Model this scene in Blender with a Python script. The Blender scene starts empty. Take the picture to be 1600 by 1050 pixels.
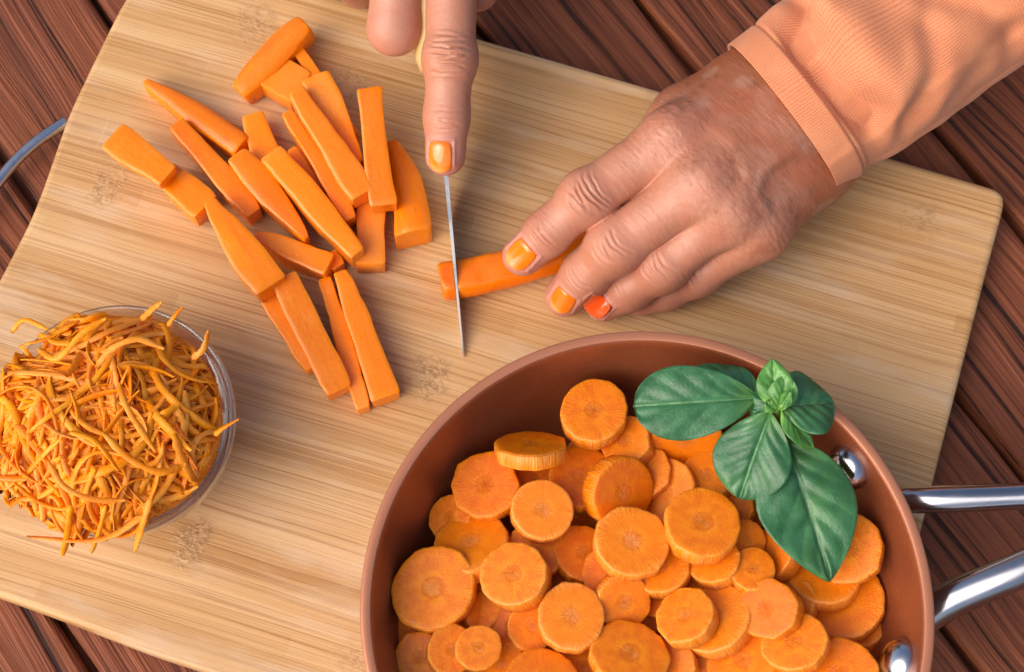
import bpy, bmesh, math, random
import numpy as np
from mathutils import Vector, Matrix
random.seed(7); rng = np.random.default_rng(7)
S = bpy.context.scene; COL = S.collection
R_ = math.radians

# ------------------------------------------------------------------ camera
TILT = R_(18); FOC = 800/math.tan(R_(16)); ZB = .012          # ZB: height of the board's top over the table top
cF = np.array([0, math.sin(TILT), -math.cos(TILT)]); cU = np.array([0, math.cos(TILT), math.sin(TILT)]); cR = np.array([1., 0, 0])
CAM = np.array([0, 0, ZB]) - cF*.6
cam = bpy.data.objects.new('camera', bpy.data.cameras.new('camera')); COL.objects.link(cam)
cam.location = CAM; cam.rotation_euler = (TILT, 0, 0)
cam.data.sensor_width = 36; cam.data.lens = 18/math.tan(R_(16)); cam.data.clip_start = .01; cam.data.clip_end = 200
cam.data.dof.use_dof = True; cam.data.dof.focus_distance = .565; cam.data.dof.aperture_fstop = 20
S.camera = cam
# ------------------------------------------------------------------ light
SUN_EL, SUN_AZ = 43, 238                                        # azimuth clockwise from +y
W = bpy.data.worlds.new('World'); S.world = W; W.use_nodes = True
nt = W.node_tree; bg = nt.nodes['Background']; sky = nt.nodes.new('ShaderNodeTexSky'); sky.sky_type = 'NISHITA'
sky.sun_disc = False; sky.sun_elevation = R_(SUN_EL); sky.sun_rotation = R_(SUN_AZ); sky.dust_density = 4; sky.air_density = 1.0; sky.ozone_density = 1
nt.links.new(sky.outputs[0], bg.inputs[0]); bg.inputs[1].default_value = .135
sl = bpy.data.lights.new('sun', 'SUN'); sl.energy = 2.1; sl.angle = R_(70); sl.color = (1, .92, .82)
so = bpy.data.objects.new('sun', sl); COL.objects.link(so)
sd = Vector((math.sin(R_(SUN_AZ))*math.cos(R_(SUN_EL)), math.cos(R_(SUN_AZ))*math.cos(R_(SUN_EL)), math.sin(R_(SUN_EL))))
so.rotation_euler = sd.to_track_quat('Z', 'Y').to_euler(); so.location = sd*3
S.view_settings.view_transform = 'Standard'; S.view_settings.look = 'None'; S.view_settings.exposure = .36; S.view_settings.gamma = 1

# ------------------------------------------------------------------ helpers
def P(px, py, h=0.):
    "photo pixel -> world point on the plane h cm over the board"
    d = (px-800)/FOC*cR + (525-py)/FOC*cU + cF
    return CAM + d*((ZB+h*.01-CAM[2])/d[2])
def nrm(v): v = np.asarray(v, float); return v/np.linalg.norm(v)
def tag(o, label=None, cat=None, group=None, kind=None):
    for k, v in (('label', label), ('category', cat), ('group', group), ('kind', kind)):
        if v: o[k] = v
    return o
def link(name, me, parent=None, loc=None):
    o = bpy.data.objects.new(name, me); COL.objects.link(o)
    if loc is not None: o.location = loc
    if parent: o.parent = parent
    return o
def empty(name, loc): return link(name, None, None, Vector(loc))
def mesh(name, V, Fc, mat, smooth=True, uv=None):
    me = bpy.data.meshes.new(name); me.from_pydata([tuple(map(float, v)) for v in V], [], [tuple(map(int, f)) for f in Fc]); me.update()
    if mat: me.materials.append(mat)
    if smooth: me.polygons.foreach_set('use_smooth', [True]*len(me.polygons))
    if uv is not None:
        l = me.uv_layers.new(name='UVMap'); idx = np.empty(len(me.loops), int); me.loops.foreach_get('vertex_index', idx)
        l.data.foreach_set('uv', np.asarray(uv, float)[idx].ravel())
    return me
def part(name, V, Fc, mat, root, smooth=True, uv=None):
    "world-space vertices -> a mesh part whose origin is that of its thing"
    o0 = np.array(root_loc(root)) if root else np.zeros(3)
    return link(name, mesh(name, np.asarray(V)-o0, Fc, mat, smooth, uv), root)
def root_loc(o):
    l = np.zeros(3)
    while o: l = l+np.array(o.location); o = o.parent
    return l
def grid_faces(n, m, wrapn=False, wrapm=False):
    f = []
    for i in range(n if wrapn else n-1):
        for j in range(m if wrapm else m-1):
            a, b = (i+1) % n, (j+1) % m
            f.append((i*m+j, a*m+j, a*m+b, i*m+b))
    return f
def catmull(pts, n, closed=False):
    p = np.asarray(pts, float)
    p = np.vstack([p[-1], p, p[:2]]) if closed else np.vstack([2*p[0]-p[1], p, 2*p[-1]-p[-2]])
    k = len(p)-3; out = []
    for t in np.linspace(0, k, n, endpoint=not closed):
        i = min(int(t), k-1); u = t-i; a, b, c, d = p[i:i+4]
        out.append(.5*((2*b)+(-a+c)*u+(2*a-5*b+4*c-d)*u*u+(-a+3*b-3*c+d)*u**3))
    return np.array(out)
def tube(path, rad, seg=16, ry=None, up=(0, 0, 1), caps=True):
    p = np.asarray(path, float); n = len(p); rad = np.broadcast_to(rad, n); ry = rad if ry is None else np.broadcast_to(ry, n)
    V = []; T = np.gradient(p, axis=0); up = np.asarray(up, float)
    for i in range(n):
        t = nrm(T[i]); s = nrm(np.cross(t, up)); u = np.cross(s, t)
        for k in range(seg):
            a = 2*math.pi*k/seg; V.append(p[i]+s*math.cos(a)*rad[i]+u*math.sin(a)*ry[i])
    Fc = grid_faces(n, seg, False, True)
    if caps: Fc += [tuple(range(seg)), tuple(range(n*seg-1, (n-1)*seg-1, -1))]
    return np.array(V), Fc
def lathe(prof, seg, c):
    V = [(c[0]+r*math.cos(2*math.pi*k/seg), c[1]+r*math.sin(2*math.pi*k/seg), c[2]+z) for r, z in prof for k in range(seg)]
    return np.array(V), grid_faces(len(prof), seg, False, True)
_h = np.random.default_rng(3).random(65536).astype(np.float32)
def vnoise(p, sc, seed=0):
    q = np.asarray(p)*sc; i = np.floor(q).astype(np.int64); f = q-i; f = f*f*(3-2*f); r = 0
    for a in (0, 1):
        for b in (0, 1):
            for c in (0, 1):
                h = _h[((i[:, 0]+a)*73856093 ^ (i[:, 1]+b)*19349663 ^ (i[:, 2]+c)*83492791 ^ seed*2654435) & 65535]
                r = r+h*(f[:, 0] if a else 1-f[:, 0])*(f[:, 1] if b else 1-f[:, 1])*(f[:, 2] if c else 1-f[:, 2])
    return r
def seg_dist(X, a, b):
    d = b-a; t = np.clip(((X-a)@d)/(d@d), 0, 1); return np.linalg.norm(X-a-t[:, None]*d, axis=1), t
def poly_dist(X, pts):
    return np.min([seg_dist(X, np.asarray(a), np.asarray(b))[0] for a, b in zip(pts[:-1], pts[1:])], axis=0)

# ------------------------------------------------------------------ materials
class NT:
    def __init__(s, name):
        s.m = bpy.data.materials.new(name); s.m.use_nodes = True; s.t = s.m.node_tree; s.b = s.t.nodes['Principled BSDF']
    def n(s, typ, ins=None, **kw):
        nd = s.t.nodes.new('ShaderNode'+typ)
        for k, v in kw.items(): setattr(nd, k, v)
        for k, v in (ins or {}).items(): s.set(nd.inputs[k], v)
        return nd
    def set(s, sock, v):
        if isinstance(v, bpy.types.NodeSocket): s.t.links.new(v, sock)
        else: sock.default_value = v
    def p(s, **kw):
        for k, v in kw.items(): s.set(s.b.inputs[k.replace('_', ' ')], v)
    def math(s, op, a, b=0., c=None, clamp=False):
        nd = s.n('Math', {0: a, 1: b}, operation=op, use_clamp=clamp)
        if c is not None: s.set(nd.inputs[2], c)
        return nd.outputs[0]
    def vm(s, op, a, b=(0, 0, 0), out=0): return s.n('VectorMath', {0: a, 1: b}, operation=op).outputs[out]
    def noise(s, v, sc, det=4, rough=.55, dist=0., out='Fac'):
        return s.n('TexNoise', {'Vector': v, 'Scale': sc, 'Detail': det, 'Roughness': rough, 'Distortion': dist}).outputs[out]
    def ramp(s, f, stops, interp='LINEAR'):
        nd = s.n('ValToRGB', {'Fac': f}); r = nd.color_ramp; r.interpolation = interp
        while len(r.elements) < len(stops): r.elements.new(.5)
        for e, (q, c) in zip(r.elements, stops):
            e.position = q; e.color = (*((c,)*3 if isinstance(c, (int, float)) else c), 1)
        return nd.outputs['Color']
    def mix(s, f, a, b, mode='MIX'):
        nd = s.n('Mix', data_type='RGBA', blend_type=mode)
        s.set(nd.inputs[0], f)
        for i, v in ((6, a), (7, b)): s.set(nd.inputs[i], v if isinstance(v, bpy.types.NodeSocket) else (*v, 1) if len(v) == 3 else v)
        return nd.outputs[2]
    def maprange(s, v, a, b, c=0., d=1., smooth=True):
        return s.n('MapRange', {'Value': v, 'From Min': a, 'From Max': b, 'To Min': c, 'To Max': d}, interpolation_type='SMOOTHSTEP' if smooth else 'LINEAR').outputs[0]
    def bump(s, h, dist=.001, st=1., nrml=None):
        d = {'Height': h, 'Distance': dist, 'Strength': st}
        if nrml is not None: d['Normal'] = nrml
        return s.n('Bump', d).outputs[0]
    def obj(s): return s.n('TexCoord').outputs['Object']
    def rnd(s): return s.n('ObjectInfo').outputs['Random']
    def xyz(s, v): return s.n('SeparateXYZ', {0: v}).outputs
    def comb(s, x, y, z): return s.n('CombineXYZ', {0: x, 1: y, 2: z}).outputs[0]

def mat_wood():
    k = NT('weathered brown wood'); o = k.obj(); r = k.rnd()
    off = k.comb(k.math('MULTIPLY', r, 13.7), k.math('MULTIPLY', r, 7.1), k.math('MULTIPLY', r, 3.3))
    warp = k.noise(k.vm('ADD', k.vm('MULTIPLY', o, (6, 14, 6)), off), 1, 2, out='Color')
    v = k.vm('ADD', k.vm('ADD', o, k.vm('MULTIPLY', k.vm('SUBTRACT', warp, (.5, .5, .5)), (.0, .017, 0))), off)
    fine = k.noise(k.vm('MULTIPLY', v, (18, 900, 200)), 1, 3, .6)
    mid = k.noise(k.vm('MULTIPLY', v, (5, 290, 70)), 1, 4, .6)
    broad = k.noise(k.vm('MULTIPLY', v, (3, 60, 20)), 1, 2, .5)
    col = k.ramp(mid, [(.30, (.045, .013, .007)), (.42, (.15, .039, .016)), (.57, (.225, .061, .024)), (.75, (.31, .096, .041))])
    col = k.mix(k.math('MULTIPLY', k.maprange(broad, .35, .7), .55), col, (.29, .082, .030), 'MIX')
    col = k.mix(k.maprange(fine, .35, .75, 0, .5), col, (.15, .055, .032), 'MULTIPLY')
    crack = k.maprange(mid, .43, .35)                                   # dark open grain
    crack = k.math('MULTIPLY', crack, k.maprange(fine, .62, .40))
    col = k.mix(k.math('MULTIPLY', crack, .7), col, (.012, .006, .005))
    col = k.mix(k.math('MULTIPLY', k.math('SUBTRACT', r, .35, clamp=True), .5), col, (.15, .052, .027))
    h = k.math('SUBTRACT', k.math('ADD', k.math('MULTIPLY', mid, .9), k.math('MULTIPLY', fine, .35)), k.math('MULTIPLY', crack, .6))
    k.p(Base_Color=col, Roughness=k.maprange(mid, .3, .7, .75, .55), Normal=k.bump(h, .0018, .9), Specular_IOR_Level=.3)
    return k.m

GA = -17.3                                                              # direction of the bamboo grain
NODES = [(1435, 345, .55), (672, 592, .9), (165, 292, .8), (300, 848, 1.0), (398, 38, .6), (545, 133, .6), (1035, 152, .6), (560, 1035, .5)]
def mat_bamboo():
    k = NT('bamboo'); o = k.obj(); a = R_(GA)
    g = k.vm('DOT_PRODUCT', o, (math.cos(a), math.sin(a), 0), 1); t = k.vm('DOT_PRODUCT', o, (-math.sin(a), math.cos(a), 0), 1)
    v0 = k.comb(g, t, 0)
    wob = k.noise(k.vm('MULTIPLY', v0, (9, 20, 0)), 1, 2)
    t = k.math('ADD', t, k.math('MULTIPLY', k.math('SUBTRACT', wob, .5), .0035))
    mask = None; vw = k.vm('ADD', v0, k.vm('MULTIPLY', k.vm('SUBTRACT', k.noise(v0, 190, 3, out='Color'), (.5, .5, .5)), (.011, .008, 0)))
    for px, py, st in NODES:
        q = P(px, py); c = (q[0]*math.cos(a)+q[1]*math.sin(a), -q[0]*math.sin(a)+q[1]*math.cos(a), 0)
        dv = k.xyz(k.vm('MULTIPLY', k.vm('SUBTRACT', vw, c), (1/(.0062+.0020*(px % 3)/2), 1/(.0075+.0035*(py % 5)/4), 0))); d = k.math('POWER', k.math('ADD', k.math('POWER', k.math('ABSOLUTE', dv[0]), 3), k.math('POWER', k.math('ABSOLUTE', dv[1]), 3)), .333)
        m = k.maprange(d, 1.25, .35, 0, st); mask = m if mask is None else k.math('MAXIMUM', mask, m)
    v = k.comb(g, t, 0)
    slat = k.math('FLOOR', k.math('DIVIDE', t, .0065)); wn = k.n('TexWhiteNoise', {'Vector': k.comb(slat, k.math('FLOOR', k.math('DIVIDE', k.math('ADD', g, k.math('MULTIPLY', slat, .137)), .22)), 0)}).outputs['Value']
    s1 = k.noise(k.vm('MULTIPLY', v, (4, 800, 1)), 1, 4, .66)
    s2 = k.noise(k.vm('MULTIPLY', v, (9, 1900, 1)), 1, 3, .6)
    s3 = k.noise(k.vm('MULTIPLY', v, (4, 75, 1)), 1, 3, .5)
    col = k.ramp(k.math('ADD', k.math('MULTIPLY', s3, .75), k.math('MULTIPLY', wn, .25)), [(.25, (.50, .285, .125)), (.5, (.62, .385, .19)), (.75, (.70, .475, .265))])
    col = k.mix(k.maprange(s1, .54, .36, 0, .62), col, (.36, .175, .065))
    col = k.mix(k.maprange(s1, .63, .80, 0, .5), col, (.80, .61, .40))
    col = k.mix(k.math('MULTIPLY', k.maprange(s2, .47, .30), k.maprange(s3, .75, .35, .25, .9)), col, (.28, .125, .045))
    mott = k.noise(k.vm('MULTIPLY', v0, (1, 4, 1)), 16, 4, .6); col = k.mix(k.maprange(mott, .48, .72, 0, .38), col, (.72, .58, .44))
    nn = k.noise(k.vm('MULTIPLY', v0, (420, 900, 1)), 1, 4, .7, 1.2); nb = k.noise(v0, 330, 3)
    ncol = k.mix(k.maprange(nn, .38, .62), (.29, .15, .066), (.60, .40, .22))
    mk = k.math('MULTIPLY', mask, k.maprange(nb, .32, .55)); col = k.mix(k.math('MULTIPLY', mk, 1., clamp=True), col, ncol)
    h = k.math('ADD', k.math('MULTIPLY', s2, .5), k.math('ADD', k.math('MULTIPLY', s1, .6), k.math('MULTIPLY', k.math('MULTIPLY', mk, nn), 1.2)))
    # knife scratches
    sc = k.noise(k.vm('MULTIPLY', k.comb(t, g, 0), (18, 900, 1)), 1, 1, .4); scm = k.math('MULTIPLY', k.maprange(sc, .74, .8), k.maprange(k.noise(v0, 14, 1), .5, .62))
    col = k.mix(k.math('MULTIPLY', scm, .35), col, (.8, .66, .48))
    col = k.n('HueSaturation', {'Saturation': 1.06, 'Color': k.mix(1., col, (1., .965, .93), 'MULTIPLY')}).outputs[0]
    k.p(Base_Color=col, Roughness=k.maprange(s1, .3, .7, .5, .38), Normal=k.bump(h, .0005, .5), Specular_IOR_Level=.4)
    return k.m

def mat_carrot(kind):
    k = NT('carrot '+kind); o = k.obj(); r = k.rnd(); off = k.comb(k.math('MULTIPLY', r, 37.), k.math('MULTIPLY', r, 11.), 0)
    hue = lambda c: k.mix(k.math('MULTIPLY', r, .5), c, (.80, .155, .008))
    if kind == 'slice':                                                  # unit-radius object space
        x, y, z = k.xyz(o)
        ang = k.math('ARCTAN2', y, x); rad = k.vm('LENGTH', k.comb(x, y, 0), out=1)
        ca, sa = k.math('COSINE', ang), k.math('SINE', ang)
        polar = k.vm('ADD', k.comb(k.math('MULTIPLY', ca, 1), k.math('MULTIPLY', sa, 1), k.math('MULTIPLY', rad, .22)), off)
        streak0 = k.noise(k.vm('MULTIPLY', polar, (9, 9, 9)), 1, 4, .65)
        zone = k.math('MAXIMUM', k.maprange(k.math('ADD', rad, k.math('MULTIPLY', r, .12)), .74, .96), k.maprange(rad, .42, .2)); streak = k.math('ADD', .5, k.math('MULTIPLY', k.math('SUBTRACT', streak0, .5), k.math('ADD', k.math('MULTIPLY', zone, .75), .22)))
        gran = k.noise(k.vm('ADD', o, off), 21, 4, .7)
        mot = k.noise(k.vm('ADD', o, off), 3.2, 3, .5)
        rw = k.math('ADD', rad, k.math('MULTIPLY', k.math('SUBTRACT', streak, .5), .26))
        col = k.ramp(rw, [(0, (.52, .17, .028)), (.10, (.64, .205, .035)), (.19, (.80, .27, .05)), (.235, (.66, .16, .012)), (.29, (.88, .31, .03)), (.55, (.83, .235, .013)), (.82, (.84, .255, .02)), (.97, (.86, .32, .06))])
        cr = k.math('MULTIPLY', k.maprange(rw, .24, .12), k.math('FRACT', k.math('MULTIPLY', r, 7.3)))
        col = k.mix(k.math('MULTIPLY', cr, .8), col, (.88, .38, .13))
        col = k.mix(k.math('MULTIPLY', k.maprange(rad, .80, .97), k.math('FRACT', k.math('MULTIPLY', r, 3.7))), col, (.90, .38, .10))
        col = k.mix(k.maprange(streak, .55, .72, 0, .5), col, (.93, .40, .05))
        col = k.mix(k.maprange(streak, .45, .3, 0, .5), col, (.62, .13, .005))
        col = k.mix(k.maprange(gran, .38, .68, 0, .6), col, (.93, .37, .07))
        col = k.mix(k.maprange(mot, .42, .62, 0, .5), col, (.70, .165, .012))
        side = k.maprange(z, -.02, -.05)
        rib = k.noise(k.comb(k.math('MULTIPLY', ca, 22), k.math('MULTIPLY', sa, 22), k.math('MULTIPLY', z, 1.5)), 1, 2)
        col = k.mix(side, col, k.mix(k.maprange(rib, .3, .7), (.80, .25, .03), (.90, .43, .14)))
        h = k.math('ADD', k.math('MULTIPLY', gran, .4), k.math('ADD', k.math('MULTIPLY', streak, .9), k.math('MULTIPLY', k.math('MULTIPLY', rib, side), 1.2)))
        bd = .0007
    elif kind == 'shred':
        gran = k.noise(k.vm('ADD', o, off), 900, 3, .6); mot = k.noise(k.vm('ADD', o, off), 120, 2)
        col = k.ramp(mot, [(.3, (.92, .26, .010)), (.5, (.96, .34, .020)), (.7, (.98, .44, .06))])
        col = k.mix(k.maprange(r, .5, 1, 0, .4), col, (.94, .37, .045)); col = k.mix(k.maprange(r, .4, 0, 0, .4), col, (.78, .155, .008)); h = gran; bd = .0004
    else:
        ax = k.vm('MULTIPLY', o, (25, 260, 260)); fib = k.noise(k.vm('ADD', ax, off), 1, 4, .65)
        gran = k.noise(k.vm('ADD', o, off), 650, 3, .6); mot = k.noise(k.vm('ADD', k.vm('MULTIPLY', o, (.6, 1, 1)), off), 75, 4)
        col = k.ramp(fib, [(.25, (.81, .205, .012)), (.5, (.86, .255, .018)), (.75, (.90, .33, .045))])
        col = k.mix(k.maprange(mot, .45, .68, 0, .75), col, (.93, .40, .10) if kind == 'cut' else (.70, .17, .012))
        col = k.mix(k.math('MULTIPLY', r, .4), col, (.80, .19, .01))
        if kind == 'cut': col = k.mix(k.math('MULTIPLY', k.math('FRACT', k.math('MULTIPLY', r, 9.1)), .45), col, (.93, .37, .09))
        if kind == 'deep': col = k.mix(.6, col, (.78, .14, .004))
        if kind == 'skin':
            spots = k.noise(k.vm('ADD', k.vm('MULTIPLY', o, (160, 420, 420)), off), 1, 2); col = k.mix(k.maprange(spots, .68, .76, 0, .5), col, (.32, .085, .015))
        h = k.math('ADD', k.math('MULTIPLY', fib, .45), k.math('MULTIPLY', gran, .35)); bd = .0005
    pt = k.n('NewGeometry').outputs['Pointiness']
    v1 = k.math('FRACT', k.math('MULTIPLY', r, 23.7)); v2 = k.math('FRACT', k.math('MULTIPLY', r, 41.3))
    col = k.mix(k.maprange(v1, .45, 1, 0, .1 if kind == 'shred' else .38), col, (.70, .135, .006)); col = k.mix(k.maprange(v2, .55, 1, 0, .40), col, (.93, .37, .11))
    if kind != 'shred': col = k.mix(k.maprange(pt, .51, .56, 0, .45), col, (.92, .38, .08))
    col = k.n('HueSaturation', {'Hue': .4955 if kind == 'shred' else .4930, 'Saturation': 1.03 if kind == 'shred' else 1.07, 'Value': 1.0, 'Color': col}).outputs[0]
    k.p(Base_Color=col, Roughness=k.maprange(gran, .3, .7, .46, .24), Normal=k.bump(h, bd, .7), Subsurface_Weight=.12 if kind == 'shred' else .28, Subsurface_Radius=(1, .34, .05), Subsurface_Scale=.003, Specular_IOR_Level=.36)
    if kind != 'shred': k.p(Coat_Weight=.22, Coat_Roughness=.22)
    return k.m

def mat_skin():
    k = NT('skin'); o = k.obj(); at = k.n('Attribute', attribute_name='tone').outputs['Color']
    n1 = k.noise(o, 130, 4, .6); n2 = k.noise(o, 420, 3, .6)
    col = k.mix(k.maprange(n1, .35, .7, 0, .35), at, k.mix(1., at, (1.0, .76, .70), 'MULTIPLY'))
    col = k.mix(k.maprange(n2, .55, .75, 0, .25), col, k.mix(1., at, (1.12, 1.1, 1.1), 'MULTIPLY'))
    vo = k.n('TexVoronoi', {'Vector': k.vm('ADD', o, k.vm('MULTIPLY', k.noise(o, 300, 2, out='Color'), (.002, .002, .002))), 'Scale': 1300}, feature='DISTANCE_TO_EDGE').outputs['Distance']
    h = k.math('ADD', k.math('MULTIPLY', k.maprange(vo, 0, .25), .45), k.math('MULTIPLY', n2, .8))
    k.p(Base_Color=col, Roughness=k.maprange(n2, .3, .7, .46, .34), Normal=k.bump(h, .00016, .45), Subsurface_Weight=.14, Subsurface_Radius=(1, .4, .22), Subsurface_Scale=.003, Specular_IOR_Level=.5)
    return k.m
def mat_nail(red=False):
    k = NT('orange nail varnish'); u = k.n('TexCoord').outputs['UV']; x, y, z = k.xyz(u)
    col = k.mix(k.maprange(k.math('ADD', y, k.math('MULTIPLY', x, .25)), .85, 1.2), (.95, .20, .006), (.95, .38, .10)) if not red else k.mix(0., (.95, .105, .012), (1, 1, 1))  # red variant: a reddish reflection put into the varnish colour
    k.p(Base_Color=col, Roughness=.16, Coat_Weight=.8, Coat_Roughness=.05, Specular_IOR_Level=.5)
    return k.m
def mat_knit():
    k = NT('peach knit'); u = k.n('TexCoord').outputs['UV']; x, y, z = k.xyz(u)     # uv in metres: x along the sleeve, y around it
    cuff = k.maprange(x, .0106, .0102)
    sx = k.math('SINE', k.math('MULTIPLY', y, 2*math.pi/.00085))
    st = k.math('SINE', k.math('ADD', k.math('MULTIPLY', x, 2*math.pi/.00085), k.math('MULTIPLY', k.math('ABSOLUTE', sx), 1.6)))
    knit = k.math('MULTIPLY', k.math('ADD', k.math('MULTIPLY', sx, .6), k.math('MULTIPLY', st, .4)), 1)
    rib = k.math('ADD', k.math('MULTIPLY', sx, .4), k.math('MULTIPLY', st, .2))
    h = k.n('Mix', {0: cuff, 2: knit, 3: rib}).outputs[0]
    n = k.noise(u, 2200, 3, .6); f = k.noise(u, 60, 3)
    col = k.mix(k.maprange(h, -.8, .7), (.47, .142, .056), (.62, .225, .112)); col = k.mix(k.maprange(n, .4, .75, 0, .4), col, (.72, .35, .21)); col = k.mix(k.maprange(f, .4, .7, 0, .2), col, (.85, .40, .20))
    k.p(Base_Color=col, Roughness=.85, Normal=k.bump(k.math('ADD', h, k.math('MULTIPLY', n, .8)),   .00010, .5), Sheen_Weight=.2, Sheen_Roughness=.5, Sheen_Tint=(1, .75, .6, 1), Specular_IOR_Level=.2)
    return k.m
def mat_leaf(name, deep, light, vein):
    k = NT(name); u = k.n('TexCoord').outputs['UV']; x, y, z = k.xyz(u); o = k.obj()
    ax = k.math('ABSOLUTE', k.math('SUBTRACT', x, .5))
    mot = k.noise(o, 160, 4, .6); fine = k.noise(o, 900, 3)
    col = k.mix(k.maprange(mot, .35, .68), deep, light); col = k.mix(k.math('MULTIPLY', k.maprange(y, .28, .0), .45), col, (light[0]*2.2, light[1]*1.5, light[2]*.6)); col = k.mix(k.maprange(k.noise(o, 45, 2), .5, .7, 0, .4), col, (light[0]*1.5, light[1]*1.25, light[2]*.7))
    ph = k.math('SUBTRACT', k.math('MULTIPLY', y, 5.), k.math('MULTIPLY', k.math('POWER', k.math('MULTIPLY', ax, 2), .8), 1.9)); fr = k.math('ABSOLUTE', k.math('SUBTRACT', k.math('FRACT', ph), .5))
    col = k.mix(k.math('MULTIPLY', k.maprange(fr, .03, .0), .45), col, tuple(q*.4 for q in deep))
    col = k.mix(k.math('MULTIPLY', k.maprange(ax, .022, .004), .65), col, vein)
    vo = k.n('TexVoronoi', {'Vector': o, 'Scale': 700}, feature='DISTANCE_TO_EDGE').outputs['Distance']
    k.p(Base_Color=col, Roughness=k.maprange(mot, .3, .7, .42, .30), Normal=k.bump(k.math('ADD', k.maprange(vo, 0, .3), fine), .00006, .5), Specular_IOR_Level=.5,
        Subsurface_Weight=.3, Subsurface_Radius=(.4, 1, .3), Subsurface_Scale=.001)
    return k.m
def mat_simple(name, col, rough, metal=0., bump=None, **kw):
    k = NT(name); o = k.obj(); n = k.noise(o, 60, 4); c = k.mix(k.maprange(n, .3, .7, 0, .5), col, tuple(v*.85 for v in col))
    k.p(Base_Color=c, Roughness=k.maprange(n, .3, .7, rough*.9, rough*1.1), Metallic=metal, **kw)
    if bump: k.p(Normal=k.bump(k.noise(o, bump[0], 3), bump[1], .5))
    return k.m
def mat_pan():
    k = NT('copper coating'); o = k.obj(); fl = k.n('TexVoronoi', {'Vector': o, 'Scale': 2600}).outputs['Color']; n = k.noise(o, 40, 4); g = k.noise(o, 1800, 2)
    col = k.mix(k.maprange(n, .3, .7), (.235, .062, .022), (.28, .078, .030))
    col = k.mix(k.maprange(k.xyz(fl)[0], .93, 1., 0, .25), col, (.55, .24, .12))
    k.p(Base_Color=col, Metallic=.35, Roughness=k.maprange(g, .3, .7, .36, .46), Normal=k.bump(g, .00012, .5), Coat_Weight=.15, Coat_Roughness=.25)
    return k.m
def mat_steel(name='polished steel', rough=.12, col=(.50, .50, .53, 1)):
    k = NT(name); o = k.obj(); n = k.noise(k.vm('MULTIPLY', o, (30, 300, 300)), 1, 3); s = k.noise(o, 90, 3)
    k.p(Base_Color=col, Metallic=1., Roughness=k.math('ADD', k.maprange(s, .35, .7, rough*.6, rough*1.5), k.math('MULTIPLY', n, .05)), Normal=k.bump(n, .00006, .4))
    return k.m
def mat_glass():
    k = NT('clear glass'); fc = k.n('LayerWeight', {'Blend': .5}).outputs['Facing']; lw = fc
    tr = k.n('BsdfTransparent', {'Color': k.ramp(lw, [(0, (.965, .96, .965)), (.6, (.92, .90, .92)), (.95, (.40, .35, .39))])}).outputs[0]
    gl = k.n('BsdfGlossy', {'Color': (1, 1, 1, 1), 'Roughness': .03}).outputs[0]
    mx = k.n('MixShader', {0: k.math('ADD', k.math('MULTIPLY', k.math('POWER', fc, 2.6), .95), .08), 1: tr, 2: gl}).outputs[0]
    k.t.links.new(mx, k.t.nodes['Material Output'].inputs[0]); return k.m
M = dict(rivet_steel=mat_steel('rivet steel', .2, (.5, .5, .53, 1)), dark_steel=mat_steel('handle steel with painted dark reflection', .16, (.34, .34, .37, 1)), wood=mat_wood(), bamboo=mat_bamboo(), cut=mat_carrot('cut'), skinc=mat_carrot('skin'), slice=mat_carrot('slice'), shred=mat_carrot('shred'), deep=mat_carrot('deep'), skin=mat_skin(), nail=mat_nail(), reflect_nail=mat_nail(True), knit=mat_knit(),  # handle steel darkened in its base to stand for dark mirrored surroundings
         leaf=mat_leaf('basil leaf', (.022, .108, .034), (.056, .180, .070), (.13, .28, .11)), young=mat_leaf('young basil leaf', (.060, .20, .032), (.125, .32, .065), (.2, .4, .12)),
         stem=mat_simple('green stem', (.12, .26, .06), .4), pan=mat_pan(), steel=mat_steel(), blade=mat_steel('brushed blade steel', .34, (.55, .55, .54, 1)), glass=mat_glass(),
         rim=mat_simple('copper rim with painted sky sheen', (.50, .19, .10), .34, .35, (1800, .0001)), handle=mat_simple('cream knife handle', (.72, .50, .20), .4), soil=mat_simple('paved floor', (.22, .2, .18), .8, 0, (60, .004)))  # rim copper made paler to carry the sky's reflection in its colour

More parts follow.
